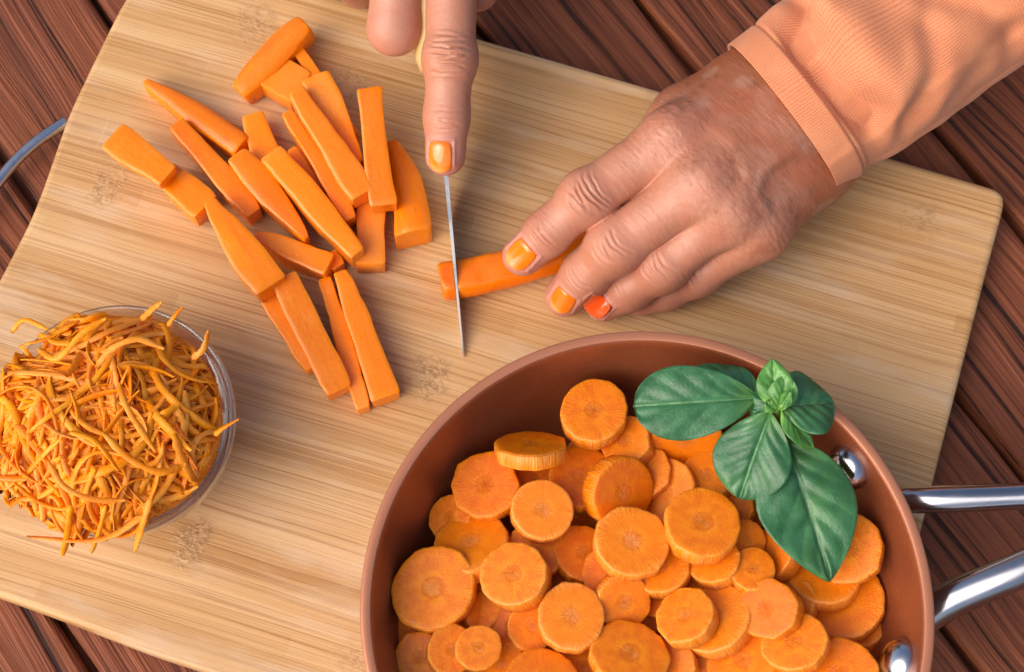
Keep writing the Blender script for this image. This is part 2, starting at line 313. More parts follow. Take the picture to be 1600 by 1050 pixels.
# ------------------------------------------------------------------ floor and table
fl = link('floor', mesh('floor', [(-40, -40, -.74), (40, -40, -.74), (40, 40, -.74), (-40, 40, -.74)], [(0, 1, 2, 3)], M['soil'])); fl['kind'] = 'structure'
table = empty('table', (0, 0, -.74)); tag(table, 'reddish brown weathered plank table under the bamboo board', 'table')
PA = R_(-55); pu = np.array([math.cos(PA), math.sin(PA), 0]); pn = np.array([-math.sin(PA), math.cos(PA), 0])
gaps = [-52, -46.4, -40.8, -35.2, -29.4, -23.4, -17.47, -10.7, -4.8, .6, 6.0, 11.4, 17.05, 22.8, 28.5, 34.2, 40, 45.6, 51.2]
for i, (a, b) in enumerate(zip(gaps[:-1], gaps[1:])):
    w = (b-a)*.01-.0026; L = 1.3; n = 60; prof = []
    hw = w/2; bv = .0022; sec = [(-hw, -.022), (-hw, -bv*1.1), (-hw+bv*.35, -bv*.35), (-hw+bv, 0)] + [(-hw+bv+(w-2*bv)*q, 0) for q in (.25, .5, .75)] + [(hw-bv, 0), (hw-bv*.35, -bv*.35), (hw, -bv*1.1), (hw, -.008), (hw+.0024, -.008), (hw+.0024, -.014), (hw, -.014), (hw, -.022)]
    V = []
    for j in range(n):
        x = -L/2+L*j/(n-1)
        wob = [.0006*math.sin(x*31+i*2.1+s)+.0005*math.sin(x*83+i+s*2) for s in (0, 3)]
        for y, z in sec: V.append((x, y+(wob[0] if y < 0 else wob[1])*min(1, abs(y)/hw)*(z > -.007), z+.0004*math.sin(x*19+i)*(z > -.01)))
    V = np.array(V); m = len(sec); Fc = grid_faces(n, m, False, True); Fc = [f[::-1] for f in Fc]+[tuple(range(m)), tuple(range(n*m-1, (n-1)*m-1, -1))]
    o = link('plank', mesh('plank', V, Fc, M['wood'], False), table)
    c = pn*((a+b)/2*.01); o.location = (c[0], c[1], .74); o.rotation_euler = (0, 0, PA)
for s in (-.42, 0.42):
    c = pu*s; d = pn*.5; e = pu*.03
    V = [c+d*sx+e*sy+np.array([0, 0, z]) for z in (-.0235, -.06) for sx, sy in ((-1, -1), (1, -1), (1, 1), (-1, 1))]
    part('batten', V, [(0, 1, 2, 3), (7, 6, 5, 4), (0, 4, 5, 1), (1, 5, 6, 2), (2, 6, 7, 3), (3, 7, 4, 0)], M['wood'], table, False)
    for sx in (-1, 1):
        q = c+d*sx*.9; V, Fc = tube([q+np.array([0, 0, -.06]), q+np.array([0, 0, -.4]), q+np.array([0, 0, -.738])], .03, 12, up=(0, 1, 0)); part('leg', V, Fc, M['wood'], table)

# ------------------------------------------------------------------ cutting board
left = [(238, -60), (193, 0), (171, 43), (140, 107), (107, 176), (88, 231), (64, 300), (43, 351), (0, 433), (-50, 530), (-85, 610), (-120, 700), (-160, 790)]
out = left+[(-188, 850), (-186, 866), (-170, 873), (0, 932), (91, 965), (232, 1020), (322, 1049), (700, 1178), (1280, 1366), (1302, 1370), (1316, 1356), (1440, 826), (1500, 590), (1540, 432), (1570, 322), (1569, 306), (1558, 295), (1540, 289), (1240, 201), (1000, 132), (760, 62), (545, 0), (280, -79), (260, -82), (246, -75)]
bp = []
o3 = [P(x, y)[:2] for x, y in out]; nn_ = len(o3)
for i in range(nn_):
    for t in np.linspace(0, 1, 4, endpoint=False): bp.append(o3[i]*(1-t)+o3[(i+1) % nn_]*t)
bp = np.array(bp)
for _ in range(2): bp = .25*np.roll(bp, 1, 0)+.5*bp+.25*np.roll(bp, -1, 0)
tg = np.roll(bp, -1, 0)-np.roll(bp, 1, 0); bn = np.c_[tg[:, 1], -tg[:, 0]]; bn /= np.linalg.norm(bn, axis=1)[:, None]
if ((bp-bp.mean(0))*bn).sum() < 0: bn = -bn
rings = [(.0022, 0), (.0013, -.0002), (.0005, -.0007), (0, -.0016), (0, -.0100), (.0012, -.0115)]
V = []
for ins, dz in rings:
    for p_, q_ in zip(bp, bn): V.append((*(p_-q_*ins), ZB+dz))
m = len(bp); Fc = grid_faces(len(rings), m, False, True)+[tuple(range(m)), tuple(range(len(rings)*m-1, (len(rings)-1)*m-1, -1))]
me = mesh('cutting_board', V, Fc, M['bamboo'], False)
bm = bmesh.new(); bm.from_mesh(me); bmesh.ops.recalc_face_normals(bm, faces=bm.faces); bm.to_mesh(me); bm.free()
board = link('cutting_board', me); tag(board, 'light bamboo cutting board lying slantwise on the plank table', 'cutting board')
hp = catmull([P(104, 190, -.55), P(90, 199, -.55), P(52, 226, -.55), P(12, 266, -.55), P(-40, 340, -.5), P(-85, 440, -.5), P(-88, 530, -.55), P(-62, 575, -.55), P(-46, 590, -.55)], 50)
V, Fc = tube(hp, .0021, 16, .0021); part('handle', V, Fc, M['rivet_steel'], board)

# ------------------------------------------------------------------ carrot sticks
def stick(L0, R0, L1, R1, h0, h1, th, bl=0, br=0, rnd=.12, skin=False, end=(0, 0), taper0=1, taper1=1, seed=0):
    "top outline from four corner pixels, extruded by its thickness; bl/br bow the long sides (px)"
    n = 20; prof = 15; V = []
    A0, B0, A1, B1 = P(*L0, h0), P(*R0, h0), P(*L1, h1), P(*R1, h1)
    ax = nrm((A1+B1)-(A0+B0)); ln = np.linalg.norm((A1+B1)/2-(A0+B0)/2)
    sd = nrm(np.cross(ax, (0, 0, 1))); dn = np.cross(ax, sd)
    if dn[2] > 0: dn = -dn
    if (B0-A0)@sd < 0: sd = -sd
    k = .01/47; ph = seed*1.7
    for i in range(n):
        t = [0, .012, .05][i] if i < 3 else [.95, .988, 1][i-n+3] if i >= n-3 else .05+.9*(i-2)/(n-5)
        bow = 4*t*(1-t)
        a = A0*(1-t)+A1*t-sd*(bl*k*bow+.00025*math.sin(9*t+ph)); b = B0*(1-t)+B1*t+sd*(br*k*bow+.00025*math.sin(7*t+ph+2))
        tk = th*.01*(taper0*(1-t)**1.5+taper1*t**1.5+(1-(1-t)**1.5-t**1.5))
        e = .0005 if i in (0, n-1) else .00012 if i in (1, n-2) else 0
        c = (a+b)/2; hw = np.linalg.norm(b-a)/2-e
        sk = (end[0] if t < .5 else end[1])
        for q in range(prof):
            u = -1+2*q/(prof-1)
            rnd_ = rnd*(1. if skin else .45); crown = rnd_*(1-abs(u)**2.4)*hw; ed = .0003*max(0, abs(u)-.93)/.07
            V.append(c+sd*u*hw-dn*(crown-ed-e-rnd_*hw*.6)+dn*0)
        for q in range(prof):                                        # the underside, a little narrower
            u = 1-2*q/(prof-1)
            V.append(c+sd*u*hw*(.94 if not skin else .98)+dn*(tk-e-(.0006*max(0, abs(u)-.9)/.1)))
    V = np.array(V); V += (vnoise(V, 260, seed)[:, None]-.5)*.0004*np.array([1, 1, .6])
    m = 2*prof; Fc = grid_faces(n, m, False, True)+[tuple(range(m)), tuple(range(n*m-1, (n-1)*m-1, -1))]
    cen = (A0+B0+A1+B1)/4+dn*th*.005
    B = np.stack([ax, sd, -dn], 1)
    if np.linalg.det(B) < 0: B[:, 1] *= -1
    loc = (V-cen)@B
    me = mesh('carrot_stick', loc, Fc, M['skinc' if skin else 'cut'], True)
    bm = bmesh.new(); bm.from_mesh(me); bmesh.ops.recalc_face_normals(bm, faces=bm.faces)
    for e in bm.edges:
        if len(e.link_faces) == 2 and e.calc_face_angle(0) > .7: e.smooth = False
    bm.to_mesh(me); bm.free()
    o = link('carrot_stick', me); o.matrix_world = Matrix.Translation(cen) @ Matrix(B.tolist()).to_4x4()
    return o
G = 'cut carrot sticks heaped on the board'
sticks = [
 ((463, 24), (487, 42), (358, 138), (385, 146), 1.5, 1.0, 1.0, 12, 8, .35, True, 'rounded peel-side carrot stick, topmost of the heap, with its tapered end to the left'),
 ((444, 78), (482, 118), (407, 122), (449, 166), 1.05, 1.05, .95, 2, 0, .10, False, 'short broad carrot block tucked under the topmost rounded stick'),
 ((451, 72), (467, 62), (540, 218), (562, 208), .95, .9, .9, 0, 0, .05, False, 'narrow carrot stick beside the broad block, running under the upright ones'),
 ((468, 124), (513, 110), (545, 262), (566, 250), 2.0, 1.7, .95, 2, 6, .10, False, 'broad tapering carrot stick whose square top lies behind the long one'),
 ((449, 141), (474, 136), (549, 313), (585, 292), 2.4, 2.1, 1.05, 3, 3, .10, False, 'thick long carrot stick on the heap, its blunt end left of the upright stick'),
 ((558, 138), (598, 133), (577, 326), (622, 314), 2.5, 2.0, .95, 0, -6, .05, False, 'upright flat carrot stick, rightmost of the sticks lying on top'),
 ((600, 215), (618, 222), (616, 372), (672, 352), 1.0, 1.25, 1.2, -4, 16, .30, True, 'rounded carrot wedge with dark specks, rightmost of the heap'),
 ((560, 310), (602, 300), (554, 412), (600, 412), 1.0, 1.0, .95, 0, 0, .08, False, 'short carrot stick end standing out below the upright flat stick'),
 ((439, 176), (457, 171), (538, 346), (558, 336), 1.75, 1.45, .9, 0, 4, .08, False, 'thinnest pale carrot stick, in the middle of the heap, bent slightly'),
 ((405, 246), (439, 227), (547, 404), (570, 386), 1.8, 1.7, 1.05, 3, 4, .12, False, 'long bright carrot stick crossing the middle of the heap, ending by the short stub'),
 ((359, 254), (376, 226), (476, 374), (482, 368), 1.5, 1.35, 1.0, 8, 12, .22, False, 'carrot stick with both ends narrowed, lying left of the long bright one'),
 ((378, 182), (409, 171), (395, 270), (445, 262), 1.0, .95, .9, 0, 3, .12, False, 'short rounded carrot stub behind the bright crossing stick'),
 ((266, 200), (283, 180), (384, 340), (409, 322), 1.2, 1.1, 1.0, 2, 3, .06, False, 'straight square-edged carrot stick lying alone between two others at the left'),
 ((221, 130), (229, 121), (362, 238), (391, 213), .7, 1.1, 1.0, 4, 8, .32, True, 'dark peeled carrot tip with a rounded back and thin pointed end'),
 ((164, 233), (183, 188), (254, 291), (270, 259), 1.75, 1.8, .5, 2, 4, .04, False, 'thin flat carrot slab farthest left, overlapping the next slab'),
 ((252, 284), (262, 250), (305, 340), (338, 305), 1.15, 1.2, .95, 5, 4, .06, False, 'carrot slab half covered by the thin flat slab at the left'),
 ((319, 316), (334, 304), (404, 464), (444, 426), 2.0, 1.9, 1.15, 11, 3, .08, False, 'broad wedge-shaped carrot stick lying on top at the lower left of the heap'),
 ((395, 374), (400, 360), (500, 424), (529, 402), 1.0, 1.1, 1.1, 4, 6, .08, False, 'carrot stick lying crosswise under the broad wedge with its cut end to the right'),
 ((432, 450), (450, 413), (512, 620), (547, 600), 1.5, 1.1, .95, 3, 5, .05, False, 'flat carrot stick leaning out of the heap, second lowest, with a broad lower end'),
 ((406, 470), (430, 455), (477, 580), (491, 573), .8, .7, .7, 2, 2, .06, False, 'narrow carrot stick half hidden left of the leaning flat stick'),
 ((497, 436), (517, 430), (555, 640), (580, 634), .75, .72, .7, 2, 2, .05, False, 'dark thin carrot stick lying between two of the lowest sticks'),
 ((519, 426), (541, 419), (580, 628), (625, 612), 1.15, 1.0, .9, 0, 4, .05, False, 'carrot stick widening towards its lower end, lowest right of the heap'),
 ((446, 234), (462, 228), (520, 350), (545, 340), .85, .8, .8, 0, 0, .06, False, 'shaded carrot stick deep between the thin pale one and the long bright one'),
 ((500, 400), (528, 390), (520, 420), (540, 412), .7, .7, .65, 0, 0, .1, False, 'tiny carrot scrap peeping out under the end of the crossing stick'),
]
for i, (a, b, c, d, h0, h1, th, bl, br, rn, sk, lab) in enumerate(sticks):
    o = stick(a, b, c, d, h0, h1, th, bl, br, rn, sk, seed=i); tag(o, lab, 'carrot stick', G)

# ------------------------------------------------------------------ frying pan
PC = np.array([.0395, -.0985, ZB]); PR = .0840; PH = .050
pan = empty('frying_pan', PC); tag(pan, 'copper coloured frying pan full of carrot slices, on the front of the board', 'frying pan')
inner = [(.0001, .003), (.030, .003), (.052, .0032), (.0605, .0042), (.0655, .0068), (.0692, .0115), (.0725, .019), (.0757, .029), (.0782, .039), (.0799, .0465), (.0803, .0488), (.0806, .0495), (.0810, .0498)]
outer = [(.0813, .04995), (.0832, .05), (.0838, .0498), (.0840, .0493), (.0839, .0485), (.0818, .040), (.0790, .030), (.0755, .019), (.0715, .010), (.066, .0035), (.060, .0006), (.050, .0002), (.0001, .0002)]
V, Fc = lathe(inner, 160, PC); part('inner_coating', V, Fc, M['pan'], pan)
V, Fc = lathe([(.0810, .0498)]+outer, 160, PC); part('body', V, Fc, M['rim'], pan)
for (px, py) in ((1329, 728), (1409, 1036)):
    q = P(px, py, 3.6)-PC; dr = nrm(np.array([q[0], q[1], 0])); rz = np.linalg.norm(q[:2]); zz = float(np.interp(rz, [r for r, z in inner], [z for r, z in inner]))
    for _ in range(20):
        q = P(px, py, zz*100)-PC; rz = np.linalg.norm(q[:2]); zz = .5*zz+.5*float(np.interp(rz, [r for r, z in inner], [z for r, z in inner]))
    dr = nrm(np.array([q[0], q[1], 0])); nrmv = nrm(-dr*.90+np.array([0, 0, .42])); c = PC+dr*rz+np.array([0, 0, zz])
    up = nrm(np.array([0, 0, 1])-nrmv*nrmv[2]); si = np.cross(up, nrmv); V = []
    pr = [(.0074, -.0015), (.0074, .0008), (.0071, .0022), (.0062, .0038), (.0048, .0051), (.0028, .0060), (.0010, .0063), (.0001, .00635)]
    for r, z in pr:
        for q in range(32): V.append(c+nrmv*z+(si*math.cos(q*math.pi/16)+up*math.sin(q*math.pi/16))*r)
    Fc = grid_faces(len(pr), 32, False, True)+[tuple(range(len(pr)*32-1, (len(pr)-1)*32-1, -1))]
    part('rivet', V, [f[::-1] for f in Fc], M['rivet_steel'], pan)
h1 = catmull([P(1400, 781, 3.5), P(1424, 781, 3.7), P(1470, 780, 4.1), P(1600, 775, 4.6), P(1760, 765, 5.2), P(1900, 762, 5.7), P(2080, 760, 6)], 60)
h2 = catmull([P(1420, 975, 3.2), P(1450, 958, 3.4), P(1500, 930, 4.0), P(1600, 888, 4.8), P(1760, 815, 5.5), P(1900, 780, 5.8), P(2080, 766, 6)], 60)
hd = None
for hpth, w0, w1 in ((h1, .0042, .0040), (h2, .0058, .0050)):
    t = np.linspace(0, 1, 60); w = w0+(w1-w0)*t; flat = 1-.45*np.exp(-(t/.07)**2)
    V, Fc = tube(hpth, w*np.where(t < .06, .75, 1), 20, w*flat)
    part('handle_prong', V, Fc, M['dark_steel'], pan)

# ------------------------------------------------------------------ carrot slices
def slice_mesh(sd, th):
    r0 = random.Random(sd); seg = 56; nf = r0.randint(9, 13)
    cuts = sorted((i+r0.uniform(-.28, .28))*2*math.pi/nf for i in range(nf)); rf = []
    ov = r0.uniform(0, .05); oa = r0.uniform(0, 6.28); fl = r0.uniform(.5, 1.0)
    for k in range(seg):
        a = 2*math.pi*k/seg; best = 2
        for c in cuts:
            cc = math.cos(a-c)
            if cc > .2: best = min(best, math.cos(math.pi/nf)/cc)
        rr = 1*(1-fl)+best*fl
        rf.append(rr*(1+ov*math.cos(2*(a-oa)))*(1+r0.uniform(-.012, .012)))
    V = []; dish = r0.uniform(-.02, .03)
    R = [(.02, 0), (.10, 0), (.22, .0), (.28, .006), (.45, .004), (.62, .0), (.80, .002), (.93, -.004), (.975, -.014), (1.0, -.05)]
    R = R+[(1.0+.004, -th*.5), (.985, -th+.05), (.94, -th+.008), (.5, -th), (.02, -th)]
    for j, (q, z) in enumerate(R):
        for k in range(seg):
            a = 2*math.pi*k/seg; f = 1+(rf[k]-1)*min(1, q*1.1)**2; r = q*f
            V.append((r*math.cos(a), r*math.sin(a), z+(dish*(q*q-.4) if j < 9 else 0)+(r0.uniform(-.003, .003) if j < 8 else 0)))
    n = len(R); Fc = [f[::-1] for f in grid_faces(n, seg, False, True)][:]
    Fc = [f[::-1] for f in Fc]; Fc = [f[::-1] for f in Fc]
    Fc += [tuple(range(seg)), tuple(range(n*seg-1, (n-1)*seg-1, -1))]
    me = mesh('carrot_slice', V, Fc, M['slice'], True)
    bm = bmesh.new(); bm.from_mesh(me); bmesh.ops.recalc_face_normals(bm, faces=bm.faces); bm.to_mesh(me); bm.free()
    return me
GS = 'carrot slices in the frying pan'
def put_slice(px, py, rpx, h, tx, ty, th, lab, sd):
    c = P(px, py, h); sc = np.linalg.norm(c-CAM)/FOC; r = rpx*sc
    o = link('carrot_slice', slice_mesh(sd, th*.0125/r)); jr = random.Random(sd); n = Vector((tx*1.15+jr.uniform(-.12, .12), ty*1.1+jr.uniform(-.1, .1), 1)).normalized()
    q = n.to_track_quat('Z', 'Y'); o.matrix_world = Matrix.Translation(c) @ (q.to_matrix() @ Matrix.Rotation(sd*1.37, 3, 'Z')).to_4x4() @ Matrix.Diagonal((r, r, r, 1))
    return tag(o, lab, 'carrot slice', GS)
cs = 'carrot slice '
slices = [
 (928, 640, 54, 3.9, -.12, .10, .60, 'bright round carrot slice topmost in the picture, against the far pan wall'),
 (829, 692, 58, 3.9, .05, 1.25, .42, 'carrot slice seen almost edge-on, tilted away below the far wall of the pan'),
 (976, 688, 43, 3.3, -.45, .10, .55, 'carrot slice tucked behind the right side of the topmost one'),
 (908, 744, 52, 3.0, .1, .1, .55, 'dark-cored carrot slice under the edge-on slice and the topmost one'),
 (757, 757, 55, 3.2, -.1, .15, .55, 'carrot slice with a faint brown core, left below the edge-on slice'),
 (848, 796, 49, 4.0, .05, -.05, .60, 'bright small carrot slice with white rays, below the edge-on slice'),
 (975, 770, 56, 3.7, .45, -.45, .60, 'thick carrot slice leaning to the right, showing its pale upper rim'),
 (988, 845, 59, 4.2, .12, .15, .55, 'large plain carrot slice in the middle of the pan, on top of others'),
 (735, 845, 62, 3.1, -.15, .45, .55, 'dull carrot slice sloping under the bright one beside the largest at the left'),
 (676, 918, 67, 3.5, -.12, .05, .60, 'largest carrot slice, at the left wall, with a dark star-shaped core'),
 (801, 896, 53, 4.0, -.22, .12, .75, 'thick pinkish carrot slice right of the largest one'),
 (893, 962, 54, 3.9, .05, .08, .55, 'carrot slice with a pale crack from core to rim, front middle'),
 (914, 864, 48, 3.0, .12, .15, .50, 'shaded carrot slice partly under the large plain slice'),
 (748, 1012, 36, 3.9, .15, -.05, .45, 'small plain carrot slice leaning on another at the lower left'),
 (706, 1015, 40, 3.5, .25, -.05, .50, 'carrot slice directly behind the small plain one at the lower left'),
 (655, 1027, 40, 2.9, -.2, .05, .50, 'dull carrot slice under the largest one, at the left bottom edge'),
 (630, 960, 50, 2.5, -.25, 0, .50, 'carrot slice showing only a crescent between the pan wall and the largest slice'),
 (848, 1064, 58, 3.9, .0, .25, .55, 'wide carrot slice cut off by the bottom of the picture, below the cracked one'),
 (797, 975, 34, 2.9, -.35, 0, .45, 'small carrot slice below the thick pinkish one'),
 (832, 978, 40, 3.2, .1, -.05, .50, 'pale carrot slice half under the cracked slice'),
 (768, 958, 42, 2.5, .3, 0, .50, 'dark narrow glimpse of carrot slice between the largest and the pinkish one'),
 (976, 941, 45, 3.5, .35, -.35, .50, 'shiny carrot slice with a bright wet streak, beside the cracked one'),
 (985, 1020, 61, 3.9, .0, .40, .50, 'broad carrot slice at the bottom, right of the wide cut-off one'),
 (1099, 815, 60, 4.4, -.06, .12, .60, 'bright carrot slice with a broad pale outer ring, left of the basil'),
 (1112, 870, 44, 3.6, -.35, .2, .55, 'carrot slice hanging below the pale-ringed one'),
 (1176, 888, 36, 3.8, -.05, .15, .45, 'smallest round carrot slice, between the basil leaf tips'),
 (1069, 960, 48, 3.9, -.45, .35, .50, 'oval carrot slice leaning left with a brown core, right of the shiny one'),
 (1115, 965, 58, 3.5, -.40, .25, .55, 'long-edged carrot slice lying behind the oval brown-cored one'),
 (1197, 950, 49, 4.1, -.40, .12, .55, 'carrot slice with radiating rays, below the smallest round one'),
 (1240, 1001, 50, 4.0, -.30, .25, .50, 'carrot slice with a reddish core, at the right lower part of the pan'),
 (1160, 1030, 55, 3.2, -.15, .2, .50, 'dark carrot slice low between the red-cored and the long-edged one'),
 (1312, 1055, 60, 3.5, -.15, .25, .50, 'carrot slice at the bottom right, cut off, beside the lower rivet'),
 (1326, 856, 54, 3.7, -.25, .05, .50, 'carrot slice under the tip of the largest basil leaf, by the right wall'),
 (1288, 893, 56, 3.1, -.10, .3, .50, 'carrot slice under the basil tip, second of three against the right wall'),
 (1315, 935, 65, 2.6, -.25, .15, .50, 'wide chipped carrot slice, lowest of three against the right wall'),
 (1340, 970, 42, 2.0, -.3, .1, .50, 'sliver of carrot slice below the wide chipped one'),
 (1203, 862, 44, 3.2, -.9, .10, .50, 'steep carrot slice edge left of the largest basil leaf'),
 (1168, 842, 31, 3.3, .1, .1, .45, 'small shaded carrot slice right of the pale-ringed one'),
 (1030, 885, 46, 3.4, -.2, .2, .50, 'carrot slice showing below the large plain one'),
 (1030, 932, 34, 2.7, -.2, .2, .45, 'little carrot slice corner beside the shiny one'),
 (1092, 905, 42, 2.8, -.2, .2, .45, 'deep shaded carrot slice above the oval brown-cored one'),
 (1045, 1038, 42, 3.3, -.3, .1, .50, 'carrot slice right of the broad bottom one'),
 (1100, 1042, 34, 2.8, -.1, .1, .45, 'small dark carrot slice at the bottom, left of the low dark one'),
 (1240, 938, 36, 3.1, -.3, .1, .45, 'carrot slice edge between the rayed and the wide chipped one'),
 (1074, 690, 56, 3.2, .05, -1.15, .75, 'thick carrot slice turned to show its rim, under the left basil leaf'),
 (1104, 742, 42, 3.0, -.1, .2, .50, 'carrot slice half covered by the middle basil leaf'),
 (1005, 736, 44, 3.0, -.35, .1, .50, 'carrot slice behind the leaning thick one'),
 (1038, 768, 52, 2.9, -.45, .05, .55, 'carrot slice dipping down above the pale-ringed one'),
 (702, 808, 36, 2.5, -.3, .1, .50, 'dark carrot slice against the left wall above the dull one'),
 (838, 858, 46, 3.0, .05, .05, .50, 'shaded carrot slice under the bright small one with rays'),
 (835, 748, 32, 2.4, .0, .1, .50, 'dark carrot slice right under the edge-on one'),
 (742, 950, 42, 2.6, -.1, .1, .50, 'dark carrot slice right of the largest one'),
 (962, 895, 52, 3.3, -.2, .15, .50, 'carrot slice rim under the left of the large plain one'),
 (955, 990, 42, 2.9, .1, .1, .50, 'carrot slice in shade right of the cracked one'),
 (910, 1042, 42, 3.0, .2, .1, .50, 'carrot slice in shade between two bottom ones'),
 (785, 1040, 36, 2.9, -.2, .1, .50, 'carrot slice in shade beside the wide cut-off one'),
 (1035, 722, 40, 2.3, -.2, .1, .50, 'carrot slice deep beneath the rim-turned one'),
 (1140, 790, 40, 2.7, -.2, .1, .50, 'carrot slice in shade beneath the middle basil leaf tip'),
 (1255, 860, 44, 2.5, -.2, .1, .50, 'carrot slice in shade beneath the largest basil leaf'),
]
for i, (px, py, rp, h, tx, ty, th, lab) in enumerate(slices): put_slice(px, py, rp, h, tx, ty, th, lab, i)
rr = random.Random(5); k = 0
for i in range(96):                                                      # the slices underneath, seen only in the gaps
    a = rr.uniform(0, 6.283); d = .055*math.sqrt(rr.random()); x, y = PC[0]+d*math.cos(a), PC[1]+d*math.sin(a)
    if y > -.052 and x > .03: continue
    o = link('carrot_slice', slice_mesh(200+i, .45)); r = rr.uniform(.009, .0115); z = PC[2]+rr.choice((.011, .017, .022))
    q = Vector((rr.uniform(-.2, .2), rr.uniform(-.2, .2), 1)).normalized().to_track_quat('Z', 'Y')
    o.matrix_world = Matrix.Translation((x, y, z)) @ q.to_matrix().to_4x4() @ Matrix.Diagonal((r, r, r, 1))
    tag(o, 'carrot slice at the bottom of the pan, mostly buried under the others', 'carrot slice', 'buried carrot slices')

# ------------------------------------------------------------------ basil
def leaf(base, tip, width, up, mat, root, droop=0., fold=.25, wmax=.45, blunt=1., vein=.0006, side=0., name='leaf', wave=.0006):
    base, tip = np.array(base), np.array(tip); ax = tip-base; L = np.linalg.norm(ax); t_ = ax/L
    up = np.asarray(up, float); up = nrm(up-t_*(up@t_)); s_ = np.cross(t_, up); n, m = 46, 41; V = []; UV = []
    for lay in (0, 1):
        for i in range(n):
            v = i/(n-1); wv = width/2*(math.sin(math.pi*min(1, v**(math.log(.5)/math.log(wmax))))**(.75*blunt))*(1-.0*v)
            wv = max(wv, .00015); bend = -droop*v*v+droop*.35*v
            for j in range(m):
                u = -1+2*j/(m-1); au = abs(u)
                saw = .5*((v*17) % 1)*.025 if au > .97 and .12 < v < .9 and width > .012 else 0
                x = u*wv*(1+saw); ph = v*5-au**.8*1.9; f = abs((ph % 1)-.5)*2
                z = bend*L+fold*abs(x)*1.0-fold*.9*x*x/max(wv, 1e-5)+vein*(math.sin(f*math.pi/2)-.6)*(1-au**3)*min(1, wv/(width*.35))
                z += -vein*1.3*math.exp(-(x/.0006)**2)+wave*math.sin(v*9+u*3+L*400)*au+side*x
                V.append(base+t_*L*v+s_*x+up*(z-lay*.00035)); UV.append((.5+u/2, v))
    f0 = grid_faces(n, m); off = n*m; Fc = f0+[tuple(q+off for q in f[::-1]) for f in f0]
    bd = [i*m for i in range(n)]+[(n-1)*m+j for j in range(1, m)]+[i*m+m-1 for i in range(n-2, -1, -1)]+list(range(m-2, 0, -1))
    Fc += [(bd[q], bd[(q+1) % len(bd)], bd[(q+1) % len(bd)]+off, bd[q]+off) for q in range(len(bd))]
    o = part(name, V, Fc, mat, root, True, UV)
    bm = bmesh.new(); bm.from_mesh(o.data); bmesh.ops.recalc_face_normals(bm, faces=bm.faces); bm.to_mesh(o.data); bm.free()
    return o
bc = P(1214, 640, 5.9); bas = empty('basil_sprig', P(1222, 668, 3.8)); tag(bas, 'green basil sprig with several leaves, lying over the pan rim on the carrots', 'basil')
V, Fc = tube(catmull([P(1232, 690, 3.3), P(1224, 668, 4.4), P(1216, 648, 5.4), P(1214, 636, 6.0)], 14), np.linspace(.0017, .0010, 14), 10, up=(0, 1, 0)); part('stem', V, Fc, M['stem'], bas)
leaf(P(1184, 622, 5.5), P(992, 634, 5.6), .0225, (-.1, -.25, 1), M['leaf'], bas, .16, .22, .62, .60, .0004, 0, 'leaf', .0010)
leaf(P(1185, 618, 5.2), P(1088, 566, 5.0), .014, (.2, .4, 1), M['leaf'], bas, .2, .2, .45, 1., .0004)
leaf(P(1203, 644, 5.8), P(1152, 780, 4.9), .0238, (-.25, -.1, 1), M['leaf'], bas, .14, .26, .56, .80, .0006, 0, 'leaf', .0009)
leaf(P(1228, 690, 5.0), P(1302, 905, 4.9), .0300, (.05, -.05, 1), M['leaf'], bas, .14, .28, .44, 1.05, .0007, 0, 'leaf', .0010)
leaf(P(1221, 636, 5.9), P(1306, 623, 5.7), .0235, (.2, .25, 1), M['leaf'], bas, .20, .25, .48, .9, .0005, .15)
leaf(P(1213, 638, 6.1), P(1207, 560, 6.5), .0108, (-.15, -.5, 1), M['young'], bas, .12, .5, .45, 1., .00022)
leaf(P(1221, 640, 6.1), P(1274, 698, 5.6), .0108, (.3, .3, 1), M['young'], bas, .1, .40, .5, 1., .0002)
leaf(P(1215, 640, 6.1), P(1236, 613, 6.6), .0042, (-.3, -.3, 1), M['young'], bas, .05, .4, .5, .9, .0002)
leaf(P(1214, 641, 6.1), P(1196, 628, 6.3), .0045, (.3, -.3, 1), M['young'], bas, .05, .4, .5, .9, .0002)
leaf(P(1216, 638, 6.2), P(1233, 585, 6.5), .0090, (.1, -.3, 1), M['young'], bas, .12, .45, .45, 1., .0002)
leaf(P(1211, 642, 6.0), P(1182, 604, 6.0), .0080, (-.2, -.2, 1), M['leaf'], bas, .12, .4, .45, 1., .0002)
leaf(P(1208, 640, 5.7), P(1172, 650, 5.6), .0075, (0, 0, 1), M['leaf'], bas, .1, .3, .5, .9, .0003)
leaf(P(1222, 645, 5.4), P(1234, 690, 4.8), .0080, (.3, 0, 1), M['leaf'], bas, .1, .3, .5, .9, .0003)

# ------------------------------------------------------------------ glass bowl and shredded carrot
BC = np.array([-.1228, -.0389, ZB]); BR, BH = .0370, .038
bowl = empty('glass_bowl', BC)
prof = [(.0001, .0035), (.014, .0035), (.019, .0046), (.0245, .0090), (.0295, .0165), (.0328, .0250), (.0345, .0325), (.0350, .0362), (.0354, .0374), (.0361, .0380), (.0368, .0378), (.0372, .0370), (.0372, .0352), (.0368, .0320), (.0352, .0245), (.0319, .0158), (.0268, .0080), (.0215, .0030), (.0190, .0010), (.0170, .0003), (.0001, .0006)]
V, Fc = lathe(prof, 128, BC)
me = mesh('glass_bowl', V-BC, Fc, M['glass'], True)
bm = bmesh.new(); bm.from_mesh(me); bmesh.ops.pointmerge(bm, verts=[v for v in bm.verts if v.co.xy.length < .0002 and v.co.z > .002], merge_co=(0, 0, .0035)); bmesh.ops.pointmerge(bm, verts=[v for v in bm.verts if v.co.xy.length < .0002 and v.co.z < .002], merge_co=(0, 0, .0006))
bmesh.ops.recalc_face_normals(bm, faces=bm.faces); vol = bm.calc_volume(signed=True)
